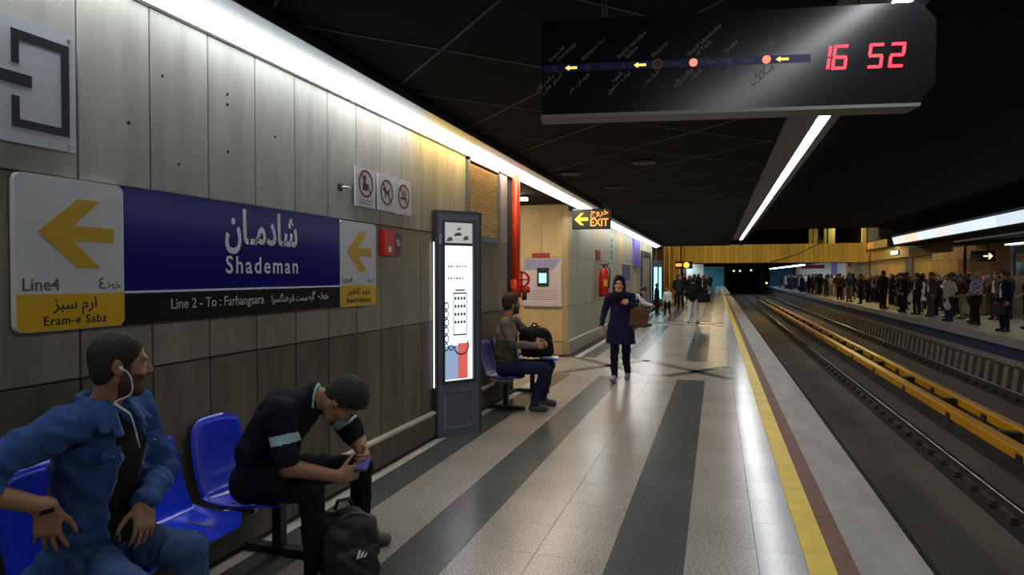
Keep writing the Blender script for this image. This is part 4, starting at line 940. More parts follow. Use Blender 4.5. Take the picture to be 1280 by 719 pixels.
part(MB().obox((-2.72+.134*.5-.045, 16.3-.134*.866-.03, 1.34), (.087, .05, 0), (0, 0, .17), (.004, -.006, 0)), 'label', sign_yellow, t); part(MB().box(-2.86, -2.78, 16.2, 16.4, 1.75, 1.8), 'wall_bracket', steel, t)
t = empty('extinguisher_sign', (-2.88, 15.7, 2.0), label='dark red plate on the wall just above the fire extinguisher', cat='sign'); part(MB().box(-2.9, -2.875, 16.1, 16.7, 2.0, 2.25), 'plate', red_dark, t)
t = empty('wall_poster', (-2.88, 21.6, 1.4), label='framed dark blue poster on the far wall past the extinguisher', cat='poster')
part(MB().box(-2.9, -2.87, 20.6, 22.8, 1.38, 2.02), 'frame', steel, t); part(MB().box(-2.87, -2.865, 20.7, 22.7, 1.43, 1.97), 'print', mat('poster navy', srgb(40, 52, 110), .4), t)
t = empty('hanging_banner', (-2.85, 24.6, 2.0), label='tall violet vertical banner on far left wall', cat='banner')
part(MB().box(-2.9, -2.84, 23.6, 25.4, 1.95, 2.95), 'cloth', mat('banner violet', srgb(120, 100, 200), .6, var=.2, vscale=(3, 3, 8)), t); part(MB().box(-2.9, -2.83, 23.5, 25.5, 2.94, 2.97), 'rail', steel, t)
t = empty('metal_shutter', (-2.87, 28, 0), label='ribbed metal shutter door in the far left wall', cat='shutter')
for k in range(9): part(MB().box(-2.9, -2.86, 26.4+.34*k, 26.71+.34*k, .05, 2.45), 'slat', mat('shutter metal', srgb(150, 140, 125), .5, .2), t)
part(MB().box(-2.9, -2.83, 26.2, 29.7, 2.45, 2.6).box(-2.9, -2.83, 26.2, 26.4, 0, 2.45).box(-2.9, -2.83, 29.5, 29.7, 0, 2.45), 'frame', dgrey_paint, t)
for i, (y, z) in enumerate(((18.6, 2.55), (18.6, 2.4), (18.6, 2.22), (18.6, 2.05))): pass
t = empty('wall_letters', (-2.88, 18.6, 2.0), label='column of small dark letter marks on pale panel past the exit sign', cat='lettering')
for z in (2.62, 2.45, 2.28, 2.11): part(MB().prism([(.09*math.cos(k*.785), .05*math.sin(k*.785)) for k in range(8)], (-2.9, 18.7, z), UY, UZ, (.01, 0, 0)), 'mark', ink, t)
t = empty('lit_ad_box', (-2.85, 32, .4), label='glowing cyan advertising box at the end of left wall', cat='light box')
part(MB().box(-2.9, -2.62, 31.3, 33.0, .0, 2.3, b=.03), 'case', mat('case blue', srgb(40, 60, 90), .5), t); part(MB().box(-2.84, -2.68, 31.28, 31.3, .45, 2.0).box(-2.62, -2.612, 31.4, 32.8, .45, 2.0), 'panel', emit('cyan panel', (.35, .85, 1.0), 1.6), t)
# ================================================================== PEOPLE
def paint(F, reg, mask, only=None):
    x, y, z = F.grid(); m = mask(x, y, z)
    if only is not None: m = m & np.isin(F.r, only)
    F.r[m] = reg
def person(F, mats, base, rz=0, smooth=1, **k):
    o = bpy.data.objects.new('person', F.mesh('person', mats, base, smooth)); COL.objects.link(o); o.location = base; o.rotation_euler.z = rz
    return tag(o, cat='person', **k)
def wear(F, name, mats, par, **k):
    o = bpy.data.objects.new(name, F.mesh(name, mats, par.location)); COL.objects.link(o); o.parent = par; return tag(o, **k)
def stub(F, c, fwd, up, s=1.0):
    r, f, u = basis(fwd, up); c = np.asarray(c)
    x, y, z = F.grid(); L = lambda v: ((x-c[0])*v[0]+(y-c[1])*v[1]+(z-c[2])*v[2])/s
    a, b, d = L(r), L(f), L(u)
    m = (F.r == SK) & (d < -.035-.0*b) & (d > -.135) & (b > -.01) & (np.abs(a) < .085) & ~((np.abs(a) < .03) & (d > -.046))
    m |= (F.r == SK) & (np.abs(np.abs(a)-.06) < .025) & (b > .0) & (b < .03) & (d < .02) & (d > -.05)
    m |= (F.r == SK) & (np.abs(a) < .028) & (b > .07) & (d < -.03) & (d > -.046)
    F.r[m] = STUB

def catmull(p, n=6):
    p = [Vector(q) for q in p]; p = [p[0]*2-p[1]]+p+[p[-1]*2-p[-2]]; out = []
    for i in range(1, len(p)-2):
        for k in range(n):
            t = k/n; a, b, c, d = p[i-1:i+3]; out.append(.5*(2*b+(c-a)*t+(2*a-5*b+4*c-d)*t*t+(3*b-a-3*c+d)*t**3))
    return out+[p[-2]]
# ---- man in the denim shirt on the near bench
c0 = np.array((-2.33, 1.95, 0)); fx = nv((.97, .24, 0)); rx = np.array((fx[1], -fx[0], 0))
ctr = np.array((-2.26, 1.91, 1.08)); hd1 = (-2.205, 1.93, 1.268)
J = dict(pelvis=(-2.33, 1.95, .53), waist=(-2.335, 1.93, .70), chest=(-2.28, 1.915, .93), neck=(-2.265, 1.905, 1.105), head_c=hd1, head_f=(.6, .8, -.05),
         shR=ctr+rx*.185, shL=ctr-rx*.185+(0, 0, -.015), elR=(-2.36, 1.44, .94), elL=(-2.24, 2.16, .80), wrR=(-2.155, 1.60, .835), wrL=(-2.11, 1.95, .735),
         hipR=(-2.33, 1.86, .525), hipL=(-2.33, 2.04, .525), knR=(-1.93, 1.72, .53), knL=(-1.985, 2.045, .53), anR=(-1.98, 1.66, .09), anL=(-2.0, 2.10, .09), toeR=(-1.82, 1.60, .035), toeL=(-1.84, 2.16, .035))
F = Field((-2.62, 1.25, 0), (-1.68, 2.42, 1.44), .005)
body(F, J, 'none'); P, B = head(F, hd1, J['head_f'], (0, 0, 1)); stub(F, hd1, J['head_f'], (0, 0, 1))
hand(F, J['wrR'], (.0, .02, -1), (-.6, .75, .1), (.75, .6, .1), curl=(.2, .25, .3, .35), spread=.28, tspread=.6)
hand(F, J['wrL'], (.35, -.35, -.85), (-.5, .6, -.3), (-.3, -1, .2), curl=(.3, .4, .45, .5), spread=.1)
F.folds([PANT], .006, 55, 3, [(1, .4, 0), (.8, 0, .5)])
F.r[F.r == HAIR] = STUB
man1 = person(F, BODY_MATS(skin_a, tee_dark, jeans, shoe_blk, hair_black, denim, denim), (-2.33, 1.95, 0), label='seated man in open denim shirt with earphones, hand on hip, on nearest blue bench', group=None)
F = Field((-2.36, 1.78, 1.1), (-2.04, 2.10, 1.42), .005)
d = skull_hair(F, hd1, J['head_f'], (0, 0, 1), 1.0, .0045, 0, front=.092, nape=-.035); F.d = np.maximum(F.d, d); F.folds([0], .003, 300, 2); wear(F, 'hair', [mat('buzzed hair', srgb(42, 36, 32), .8, var=.3, vscale=(90, 90, 90))], man1)
F = Field((-2.62, 1.25, .44), (-1.95, 2.42, 1.24), .006)
pe, wa, ch, nk = [np.array(J[q], float) for q in ('pelvis', 'waist', 'chest', 'neck')]
F.cap(pe+(0, 0, .08), wa, .148, .14, 0, .03, ax=rx, f=1.42); F.cap(wa, ch, .14, .138, 0, .03, ax=rx, f=1.36); F.cap(ch, nk*.85+ch*.15, .134, .072, 0, .035, ax=rx, f=1.42)
F.cap(pe+rx*.12-fx*.05, pe+rx*.22-fx*.10+(0, 0, -.02), .08, .05, 0, .05)
F.cap(nk+fx*.10+(0, 0, .02), pe+fx*.22-rx*.02, .052, .185, None, .012, ax=rx, f=1.0, cut=True)
F.cap(nk+fx*.02-(0, 0, .0), nk+(0, 0, .3), .066, .075, None, .008, cut=True)
for q, cf in (('R', .32), ('L', .9)):
    sh, el, wr = [np.array(J[n_+q], float) for n_ in ('sh', 'el', 'wr')]
    F.cap(nk*.9+ch*.1, sh, .06, .072, 0, .035); F.cap(sh, el, .07, .062, 0, .025); F.cap(el, el+cf*(wr-el), .06, .052, 0, .015)
    if q == 'R': F.cap(el+.2*(wr-el), el+.36*(wr-el), .06, .058, 0, .006)
F.folds([0], .008, 46, 11, [(0, 1, .3), (.4, .2, 1)])
for q in (-1, 1):                                                   # collar leaves
    pts = [nk-fx*.078+(0, 0, .04), nk+q*rx*.058-fx*.055+(0, 0, .038), nk+q*rx*.08+(0, 0, .03), nk+q*rx*.066+fx*.06+(0, 0, .012)]
    for a_, b_ in zip(pts, pts[1:]): F.cap(a_, b_, .011, .011, 0, .008, ax=(0, 0, 1), f=2.4)
    nn_ = nv(fx*.7+(0, 0, .7)+q*rx*.2)
    F.cap(pts[3], nk+q*rx*.125+fx*.095+(0, 0, -.05), .042, .026, 0, .006, ax=nn_, f=.34); F.cap(pts[3]+fx*.01, nk+q*rx*.075+fx*.115+(0, 0, -.075), .034, .024, 0, .006, ax=nn_, f=.34)
A_ = nk+fx*.10+(0, 0, .02); B_ = pe+fx*.22-rx*.02; D_ = B_-A_; L_2 = D_@D_
def hem(x, y, z):
    h = np.clip(((x-A_[0])*D_[0]+(y-A_[1])*D_[1]+(z-A_[2])*D_[2])/L_2, 0, 1); q = np.sqrt((x-A_[0]-h*D_[0])**2+(y-A_[1]-h*D_[1])**2+(z-A_[2]-h*D_[2])**2)-(.052+.133*h); return (q > -.004) & (q < .011) & (h < .98)
paint(F, 1, hem)
shirt = wear(F, 'denim_shirt', [denim, cloth('worn denim seam', srgb(98, 128, 178), .2)], man1, label='open blue denim shirt')
sf = lambda pt: Vector(pt)-man1.location
for q, s0 in ((1, -1), (-1, -1)):
    o_ = ch+rx*(.125 if q > 0 else -.135)+fx*(.118 if q > 0 else .112)+(0, 0, .015)
    MB().obox(sf(o_-rx*.05), rx*.1, np.array((0, 0, .034)), fx*.012).build('pocket_flap', denim, shirt)
    MB().lathe([(.006, 0), (.006, .004)], sf(o_+fx*.014), 8).build('button', white_paint, shirt)
MB().ring(sf(np.array(J['wrR'])-(np.array((.25, .45, -.95)))*.0), (.9, -.4, .1), (.3, .8, .1), (.001, .002, -.016), .028, .034, 16).build('bracelet', black_cloth, man1)
MB().box(-.03, .03, -.005, .005, -.02, .02, b=.004).build('belt_buckle', steel, man1).location = sf((-2.19, 1.885, .625))
t = empty('earphones', P(.09, .0, -.01), label='white earphone cable hanging from ear of the man in denim', cat='earphones')
pts = [P(.088, -.003, .0), P(.095, .02, -.015), P(.088, .035, -.05), P(.075, .035, -.10), nk+fx*.085+rx*.05+(0, 0, .03), nk+fx*.12+rx*.012-(0, 0, .02), ch+fx*.152+(0, 0, .02)]
part(MB().tube(catmull(pts), .0032, 6), 'cable', white_paint, t); part(MB().tube([P(.086, -.004, .004), P(.094, .0, -.004)], .007, 8), 'earbud', white_paint, t); part(MB().tube([pts[4], pts[5]], .0055, 6), 'cable_control', white_paint, t)

# ---- man bent over his telephone, black polo
hd2 = (-1.872, 2.97, .962); hf2 = nv((.34, .08, -.94)); hu2 = (.9, .2, .32); sv = nv((-.1, -.98, .1))
J = dict(pelvis=(-2.34, 2.92, .53), waist=(-2.30, 2.91, .70), chest=(-2.15, 2.90, .895), neck=(-2.02, 2.915, .985), head_c=hd2, head_f=hf2, head_up=hu2,
         shR=(-2.08, 2.73, .935), shL=(-2.04, 3.09, .93), elR=(-2.02, 2.715, .665), elL=(-1.90, 3.16, .70), wrR=(-1.83, 2.87, .59), wrL=(-1.81, 3.08, .645),
         hipR=(-2.34, 2.83, .525), hipL=(-2.34, 3.01, .525), knR=(-1.95, 2.80, .53), knL=(-1.93, 3.24, .53), anR=(-1.99, 2.88, .09), anL=(-2.0, 3.37, .09), toeR=(-1.85, 2.84, .035), toeL=(-1.875, 3.465, .035))
F = Field((-2.64, 2.5, 0), (-1.62, 3.6, 1.16), .005)
body(F, J, 'long', girth=1.06, arms=False)
for q in 'RL':
    sh, el, wr = [np.array(J[n_+q], float) for n_ in ('sh', 'el', 'wr')]; m = sh+.80*(el-sh)
    F.cap(sh, m, .07, .068, TOP, .03); F.cap(m, el, .047, .044, SK, .006); F.cap(el, wr, .046, .029, SK, .015)
F.folds([TOP], .009, 40, 5, [(1, .2, .4), (.2, 1, .5)]); F.folds([PANT], .005, 50, 6, [(1, .4, 0), (.8, 0, .5)])
for q in 'RL':
    sh, el = np.array(J['sh'+q], float), np.array(J['el'+q], float); a_ = nv(el-sh); L_ = np.linalg.norm(el-sh)
    paint(F, TRIM, lambda x, y, z: (np.abs(((x-sh[0])*a_[0]+(y-sh[1])*a_[1]+(z-sh[2])*a_[2])/L_-.50) < .085) & ((x-sh[0])**2+(y-sh[1])**2+(z-sh[2])**2 < .09) & (np.sqrt(np.maximum(0, (x-sh[0])**2+(y-sh[1])**2+(z-sh[2])**2-((x-sh[0])*a_[0]+(y-sh[1])*a_[1]+(z-sh[2])*a_[2])**2)) < .09), [TOP])
P, B = head(F, hd2, hf2, hu2); 
hand(F, J['wrR'], (.55, .75, .12), (-.3, .2, .9), (.1, .2, 1), curl=(.75, .8, .85, .9), spread=.03, tcurl=.2, tspread=.6)
hand(F, J['wrL'], (.55, -.75, .0), (-.2, -.1, .9), (-.1, .3, 1), curl=(.7, .8, .9, .95), spread=.03)
man2 = person(F, BODY_MATS(skin_a, polo, black_cloth, mat('brown suede shoe', srgb(92, 84, 78), .7, var=.2), hair_black, polo, mint), (-2.34, 2.92, 0), label='seated man in black polo bent forward over his phone, on the nearest blue bench')
F = Field((-2.04, 2.80, .82), (-1.68, 3.17, 1.16), .005)
d = skull_hair(F, hd2, hf2, hu2, 1.0, .017, 0, front=.07, nape=-.015); F.d = np.maximum(F.d, d); F.folds([0], .006, 170, 9)
wear(F, 'hair', [hair_black], man2)
nk2 = np.array(J['neck']); an_ = nv(np.array(hd2)-nk2); r1 = nv(np.cross(an_, (0, 0, 1))); r2 = np.cross(r1, an_)
F = Field(nk2-.12, nk2+.12, .005); q_ = [nk2+an_*.005+(r1*math.cos(i*.2618)+r2*math.sin(i*.2618))*.064 for i in range(25)]
for a_, b_ in zip(q_, q_[1:]): F.cap(a_, b_, .011, .011, 0, .004, ax=an_, f=2.0)
paint(F, 1, lambda x, y, z: ((x-nk2[0])*an_[0]+(y-nk2[1])*an_[1]+(z-nk2[2])*an_[2]) > .014)
wear(F, 'polo_collar', [polo, mint], man2, label='black polo collar with pale edge')
def obj_box(o, M, half, name, m, par, b=.003):
    """rounded box with orientation rows M about o, in world coordinates"""
    mb = MB().box(-half[0], half[0], -half[1], half[1], -half[2], half[2], b=b); mb.v = [tuple(np.asarray(o)+v[0]*M[0]+v[1]*M[1]+v[2]*M[2]) for v in mb.v]
    return part(mb, name, m, par)
ph = np.array((-1.755, 2.975, .635)); pnrm = nv((.1, -.40, .9)); pu = nv(np.cross((0, 0, 1), pnrm)); pv = np.cross(pnrm, pu)
t = empty('mobile_phone', ph, label='mobile phone with violet lit screen held by bent over man', cat='phone')
obj_box(ph, (pu, pv, pnrm), (.033, .058, .005), 'case', black_steel, t); obj_box(ph+pnrm*.0052, (pu, pv, pnrm), (.029, .045, .0008), 'screen', emit('phone screen', (.12, .07, .5), .3), t, .0003)
# ---- black backpack on the floor between his feet
def backpack(base, M, size, label, m, trim, mark=False):
    w, d_, h = size; base = np.array(base, float); t = empty('backpack', base, label=label, cat='backpack')
    def fld(lo, hi): 
        p_ = base; return Field(p_+lo, p_+hi, .007)
    R_ = max(w, d_, h)*.85
    F = fld((-R_, -R_, -.02), (R_, R_, h*1.15)); c = base+M[2]*h*.42
    F.box(c, (w/2, d_*.42, h*.42), M, 0, .06, .03); F.ell(base+M[2]*h*.62, (w*.46, d_*.45, h*.36), M, 0, .05); F.folds([0], .010, 45, 21)
    o = bpy.data.objects.new('main_bag', F.mesh('main_bag', [m], base)); COL.objects.link(o); o.parent = t
    F = fld((-R_, -R_, -.02), (R_, R_, h*1.1)); F.box(base+M[2]*h*.28+M[1]*d_*.40, (w*.40, d_*.22, h*.25), M, 0, .045, .02); F.folds([0], .006, 50, 22)
    o = bpy.data.objects.new('front_pocket', F.mesh('front_pocket', [m], base)); COL.objects.link(o); o.parent = t
    mb = MB(); pts = [base+M[2]*(h*(.55+.37*math.sin(a_)))+M[0]*(w*.47*math.cos(a_))+M[1]*d_*.30 for a_ in np.linspace(-.15, math.pi+.15, 18)]; part(mb.tube(pts, .007, 6), 'piping', trim, t)
    part(MB().tube([base+M[2]*h*.96+M[0]*.05-M[1]*.02, base+M[2]*h*1.07+M[0]*.03-M[1]*.02, base+M[2]*h*1.07-M[0]*.03-M[1]*.02, base+M[2]*h*.96-M[0]*.05-M[1]*.02], .010, 8), 'grab_handle', m, t)
    for s_ in (-1, 1): part(MB().tube([base+M[2]*h*.92+M[0]*s_*.07-M[1]*d_*.35, base+M[2]*h*.8+M[0]*s_*.10-M[1]*d_*.56, base+M[2]*h*.4+M[0]*s_*.12-M[1]*d_*.56, base+M[2]*h*.1+M[0]*s_*.13-M[1]*d_*.4], .016, 8), 'shoulder_strap', m, t)
    if mark:
        mb = MB()
        for i in range(3): mb.prism([(-.03+.018*i, .0), (-.018+.018*i, .0), (-.032+.018*i, .018+.011*i), (-.044+.018*i, .018+.011*i)], base+M[2]*h*.40+M[1]*d_*.625+M[0]*.0, M[0], M[2], M[1]*.004)
        part(mb, 'emblem', white_paint, t)
    return t
yb_ = nv((.75, -.55, 0)); zb_ = nv((-.12, .10, 1)); xb_ = nv(np.cross(yb_, zb_)); yb_ = np.cross(zb_, xb_)
backpack((-1.83, 2.955, .0), (xb_, yb_, zb_), (.30, .26, .40), 'black backpack standing on floor between the feet of the man in polo', mat('black nylon', srgb(26, 27, 30), .6, var=.2, bump=.2, bscale=120), dgrey_paint, True)

# ---- man on the violet bench with a bag on his lap
hd3 = (-2.335, 7.37, 1.27)
J = dict(pelvis=(-2.36, 7.30, .53), waist=(-2.39, 7.30, .70), chest=(-2.38, 7.33, .93), neck=(-2.37, 7.345, 1.095), head_c=hd3, head_f=(.75, .65, 0),
         shR=(-2.35, 7.16, 1.06), shL=(-2.36, 7.53, 1.06), elR=(-2.25, 7.10, .82), elL=(-2.15, 7.62, .86), wrR=(-2.02, 7.25, .80), wrL=(-2.0, 7.42, .82),
         hipR=(-2.36, 7.21, .525), hipL=(-2.36, 7.39, .525), knR=(-1.92, 7.36, .53), knL=(-1.93, 7.62, .53), anR=(-2.06, 7.40, .09), anL=(-2.05, 7.74, .09), toeR=(-1.92, 7.44, .035), toeL=(-1.90, 7.80, .035))
F = Field((-2.66, 6.9, 0), (-1.75, 7.95, 1.45), .0075)
body(F, J, 'long', girth=1.05); head(F, hd3, J['head_f'], (0, 0, 1)); stub(F, hd3, J['head_f'], (0, 0, 1))
hand(F, J['wrR'], (.8, .5, .0), (-.3, .6, -.6), (0, .3, 1), curl=(.5, .55, .6, .6)); hand(F, J['wrL'], (.8, -.35, -.2), (-.3, -.6, -.6), (0, -.2, 1), curl=(.5, .55, .6, .6))
F.folds([TOP, PANT], .006, 42, 8)
paint(F, SHIRT, lambda x, y, z: (z < .86) & (x < -2.2) & (y+0*x > 0), [TOP])
man3 = person(F, BODY_MATS(skin_b, grey_knit, jeans_d, shoe_gry, hair_black, cloth('grey green hem', srgb(84, 82, 66)), grey_knit), (-2.36, 7.30, 0), label='seated man in grey jumper and jeans holding a black bag, beside the standing light box')
F = Field((-2.48, 7.22, 1.12), (-2.18, 7.53, 1.46), .006); d = skull_hair(F, hd3, J['head_f'], (0, 0, 1), 1.0, .015, 0, nape=-.03); F.d = np.maximum(F.d, d); F.folds([0], .005, 120, 4); wear(F, 'hair', [mat('brown hair', srgb(40, 30, 24), .6, bump=.6, bscale=140)], man3)
bp_ = backpack((-2.08, 7.58, .63), (nv((.5, .85, 0)), nv((.85, -.5, .15)), nv((-.1, .2, 1))), (.40, .26, .38), 'black rucksack with orange trim on the lap of the man in grey', black_cloth, mat('orange trim', srgb(190, 96, 40), .6))
t = empty('paper_folder', (-1.88, 7.6, .62), label='blue and white folder of papers on knees of the man in grey', cat='papers')
obj_box((-1.93, 7.62, .615), (nv((1, .2, -.05)), nv((-.2, 1, 0)), nv((.05, 0, 1))), (.11, .15, .008), 'cover', mat('folder blue', srgb(60, 70, 190), .5), t); obj_box((-1.92, 7.63, .627), (nv((1, .2, -.05)), nv((-.2, 1, 0)), nv((.05, 0, 1))), (.09, .12, .003), 'sheet', white_paint, t, .001)

# ---- walking woman in navy
hdw = (-1.415, 9.88, 1.475)
J = dict(pelvis=(-1.40, 9.93, .87), waist=(-1.40, 9.93, 1.02), chest=(-1.405, 9.92, 1.20), neck=(-1.41, 9.91, 1.345), head_c=hdw, head_f=(.1, -1, -.08),
         shR=(-1.565, 9.92, 1.29), shL=(-1.25, 9.92, 1.29), elR=(-1.65, 9.95, 1.06), elL=(-1.17, 9.93, 1.10), wrR=(-1.68, 9.86, .85), wrL=(-1.27, 9.80, 1.19),
         hipR=(-1.48, 9.93, .86), hipL=(-1.32, 9.93, .86), knR=(-1.475, 9.83, .47), knL=(-1.325, 9.97, .47), anR=(-1.48, 9.86, .09), anL=(-1.315, 10.14, .11), toeR=(-1.49, 9.70, .04), toeL=(-1.31, 10.0, .04))
F = Field((-1.85, 9.55, 0), (-.95, 10.3, 1.68), .0075)
body(F, J, 'long', girth=.95); F.cap((-1.40, 9.93, 1.05), (-1.40, 9.93, .52), .125, .195, TOP, .012, ax=(1, 0, 0), f=1.22, zmin=.575); head(F, hdw, J['head_f'], (0, 0, 1), ears=False)
hand(F, J['wrR'], (-.05, -.1, -1), (1, .1, 0), (0, -1, 0), curl=(.35, .4, .45, .5)); hand(F, J['wrL'], (-.8, -.2, .45), (0, 1, -.2), (-.2, 0, 1), curl=(.5, .55, .6, .65))
F.folds([TOP, PANT], .010, 30, 14, [(1, .2, 0), (.6, .6, .2)])
pants_n = cloth('navy trousers', srgb(22, 24, 46)); woman = person(F, BODY_MATS(skin_c, navy_cloth, pants_n, mat('grey trainer', srgb(130, 128, 130), .6, var=.4, vscale=(30, 30, 30)), hair_black, navy_cloth, navy_cloth), (-1.4, 9.93, 0), label='woman in navy coat, trousers and headscarf walking towards the viewer')
F = Field((-1.75, 9.65, 1.08), (-1.08, 10.2, 1.66), .006); r, f, u = basis(J['head_f'], (0, 0, 1)); c = np.array(hdw)
F.ell(c+u*.03-f*.02, (.092, .115, .118), (r, f, u), 0, .02); F.cap(c-u*.05-f*.015, c-u*.14-f*.01, .092, .105, 0, .04); F.ell(c-u*.20+f*.02, (.17, .115, .09), (r, f, u), 0, .05)
F.folds([0], .005, 40, 31); F.ell(c+f*.105-u*.012, (.060, .07, .094), (r, f, u), None, .012, True)
wear(F, 'headscarf', [cloth('dark scarf', srgb(20, 21, 36))], woman, label='dark navy headscarf')
t = empty('handbag', (-1.06, 9.90, .85), label='brown shoulder bag carried at elbow by walking woman', cat='bag')
F = Field((-1.35, 9.7, .7), (-.85, 10.15, 1.25), .008); F.box((-1.12, 9.90, .985), (.145, .06, .15), (nv((1, .2, -.12)), nv((-.2, 1, 0)), nv((.12, 0, 1))), 0, .04, .02); F.folds([0], .006, 40, 2)
o = bpy.data.objects.new('bag_body', F.mesh('bag_body', [mat('brown leather', srgb(92, 60, 40), .5, var=.25)], t.location)); COL.objects.link(o); o.parent = t
part(MB().tube([(-1.18, 9.88, 1.10), (-1.18, 9.90, 1.22), (-1.22, 9.93, 1.33), (-1.16, 9.97, 1.2), (-1.10, 9.95, 1.1)], .012, 8), 'strap', mat('strap leather', srgb(70, 44, 30), .5), t)
# ================================================================== STANDING PEOPLE: a few bodies, then copies with their own clothes
def stander(kind='shirt', pose='down', sleeve='long', look=0.0, g=1.0, stride=0.0, vox=.0125, lean=0.0):
    fw = (math.sin(look), math.cos(look), -.02)
    J = dict(pelvis=(0, 0, .93), waist=(0, 0, 1.07), chest=(0, .01+lean*.3, 1.29), neck=(0, -.005+lean*.6, 1.455), head_c=(0, .03+lean, 1.60), head_f=fw,
             shR=(.185*g, lean*.5, 1.385), shL=(-.185*g, lean*.5, 1.385), hipR=(.09, 0, .90), hipL=(-.09, 0, .90), knR=(.105, .03+stride*.6, .50), knL=(-.10, .03-stride*.3, .50),
             anR=(.115, -.01+stride, .09), anL=(-.11, -.02-stride, .09+abs(stride)*.2), toeR=(.145, .15+stride, .04), toeL=(-.135, .14-stride, .04))
    arms = {'down': ((.245, -.02, 1.12), (.25, .06, .89)), 'front': ((.25, .02, 1.13), (.07, .20, 1.0)), 'pocket': ((.265, -.06, 1.13), (.19, .06, .96)), 'fold': ((.25, .06, 1.15), (-.02, .20, 1.17)), 'phone': ((.235, .05, 1.13), (.13, .27, 1.22)), 'back': ((.25, -.08, 1.13), (.06, -.16, .98))}
    A = {'R': arms[pose], 'L': arms['down'] if pose == 'phone' else arms[pose]}
    for q, s_ in (('R', 1), ('L', -1)):
        e_, w_ = A[q]; J['el'+q] = (s_*e_[0]*g, e_[1]+lean*.4, e_[2]); J['wr'+q] = (s_*w_[0], w_[1]+lean*.4+(.0 if pose != 'fold' else .02*s_), w_[2]+(0 if pose != 'fold' else .03*s_))
    F = Field((-.45, -.42, -.01), (.45, .48, 1.78), vox)
    body(F, J, sleeve, loose=1.06, girth=g)
    if kind == 'suit': F.cap((0, 0, 1.1), (0, .0, .76), .128*g, .145*g, TOP, .01, ax=(1, 0, 0), f=1.34, zmin=.80)
    if kind == 'coat': F.cap((0, 0, 1.1), (0, .0, .48), .13*g, .165*g, TOP, .01, ax=(1, 0, 0), f=1.3, zmin=.52)
    if kind == 'jacket': F.cap((0, 0, 1.25), (0, .0, .93), .138*g, .140*g, TOP, .03, ax=(1, 0, 0), f=1.36)
    F.folds([TOP, PANT], .010, 30, 17)
    head(F, J['head_c'], fw, (0, 0, 1), fine=False)
    c = np.array(J['head_c']); r, f, u = basis(fw, (0, 0, 1))
    for q in (-1, 1): F.ell(c+q*.031*r+.084*f+.008*u, (.014, .01, .007), (r, f, u), EYED, .003); F.cap(c+q*.015*r+.092*f+.03*u, c+q*.046*r+.083*f+.032*u, .006, .005, HAIR, .004)
    F.cap(c-.02*r+.088*f-.056*u, c+.02*r+.088*f-.056*u, .008, .008, LIP, .006)
    if kind == 'woman':
        F.cap((0, 0, 1.1), (0, 0, .5), .125, .19, TOP, .01, ax=(1, 0, 0), f=1.2, zmin=.55)
        G = Field(F.lo, F.lo+(F.n-1)*F.vox, vox); G.n = F.n
        F.ell(c+u*.035-f*.03, (.092, .105, .115), (r, f, u), HAIR, .02); F.cap(c-u*.06-f*.03, c-u*.15, .09, .11, HAIR, .04)
    else:
        H = Field(F.lo, F.lo+(F.n-1.0)*F.vox, vox); d = skull_hair(H, c, fw, (0, 0, 1), 1.0, .014, HAIR, nape=-.03)
        n_ = [min(a_, b_) for a_, b_ in zip(F.d.shape, H.d.shape)]; sl = tuple(slice(0, k_) for k_ in n_)
        hd = np.maximum(H.d[sl], d[sl]); F.r[sl] = np.where(hd < F.d[sl], HAIR, F.r[sl]); F.d[sl] = np.minimum(F.d[sl], hd)
    for q, s_ in (('R', 1), ('L', -1)):
        wr = np.array(J['wr'+q]); el = np.array(J['el'+q])
        if pose == 'pocket': continue
        hand(F, wr, nv(wr-el)+np.array((0, .1, -.1)), (-s_, 0.2, .2), (0, 1, .3) if pose == 'down' else (0, .3, 1), curl=(.4, .45, .5, .55), spread=.12, s=1.05, r=.0105)
    if kind in ('suit', 'openjacket'):
        paint(F, SHIRT, lambda x, y, z: (np.abs(x-.0) < .018+np.clip(1.45-z, 0, .5)*.10) & (y > .05) & (z > .98), [TOP])
    return F.mesh('person', BODY_MATS(skin_b, black_cloth, black_cloth, shoe_blk, hair_black, white_cloth, white_cloth), (0, 0, 0), 1)
VAR = {}
def variant(*a, **k):
    key = (a, tuple(sorted(k.items())))
    if key not in VAR: VAR[key] = stander(*a, **k)
    return VAR[key]
def stand(me, loc, face, slots=None, s=.95, **k):
    """face = direction the person looks in, as an angle from +y towards +x"""
    o = bpy.data.objects.new('person', me); COL.objects.link(o); o.location = loc; o.rotation_euler.z = -face; o.scale = (s, s, s)
    for i, m in (slots or {}).items(): o.material_slots[i].link = 'OBJECT'; o.material_slots[i].material = m
    return tag(o, cat='person', **k)
C = lambda n, *c: cloth(n, srgb(*c))
char = C('charcoal suit', 52, 50, 54); taupe = C('taupe suit', 84, 74, 70); suitn = C('navy suit', 24, 28, 56); olive = C('olive jacket', 40, 40, 26); bluesh = C('blue shirt', 44, 66, 112)
cream = C('cream jacket', 186, 178, 158); greyd = C('dark grey cloth', 40, 38, 40); brownc = C('brown cloth', 72, 52, 40); teal = C('teal cloth', 30, 84, 88); maroon = C('maroon cloth', 84, 30, 38); lightb = C('pale blue cloth', 140, 156, 180); beige = C('beige trousers', 120, 106, 86)
khaki = mat('khaki pattern', srgb(150, 145, 115), .9, var=.55, vscale=(34, 34, 34), bump=.3)
chk = mat('checked shirt', srgb(150, 165, 205), .9)
_nt = chk.node_tree; _b = _nt.nodes['Principled BSDF']; _tc = _nt.nodes.new('ShaderNodeTexCoord'); _ck = _nt.nodes.new('ShaderNodeTexChecker'); _ck.inputs['Scale'].default_value = 17
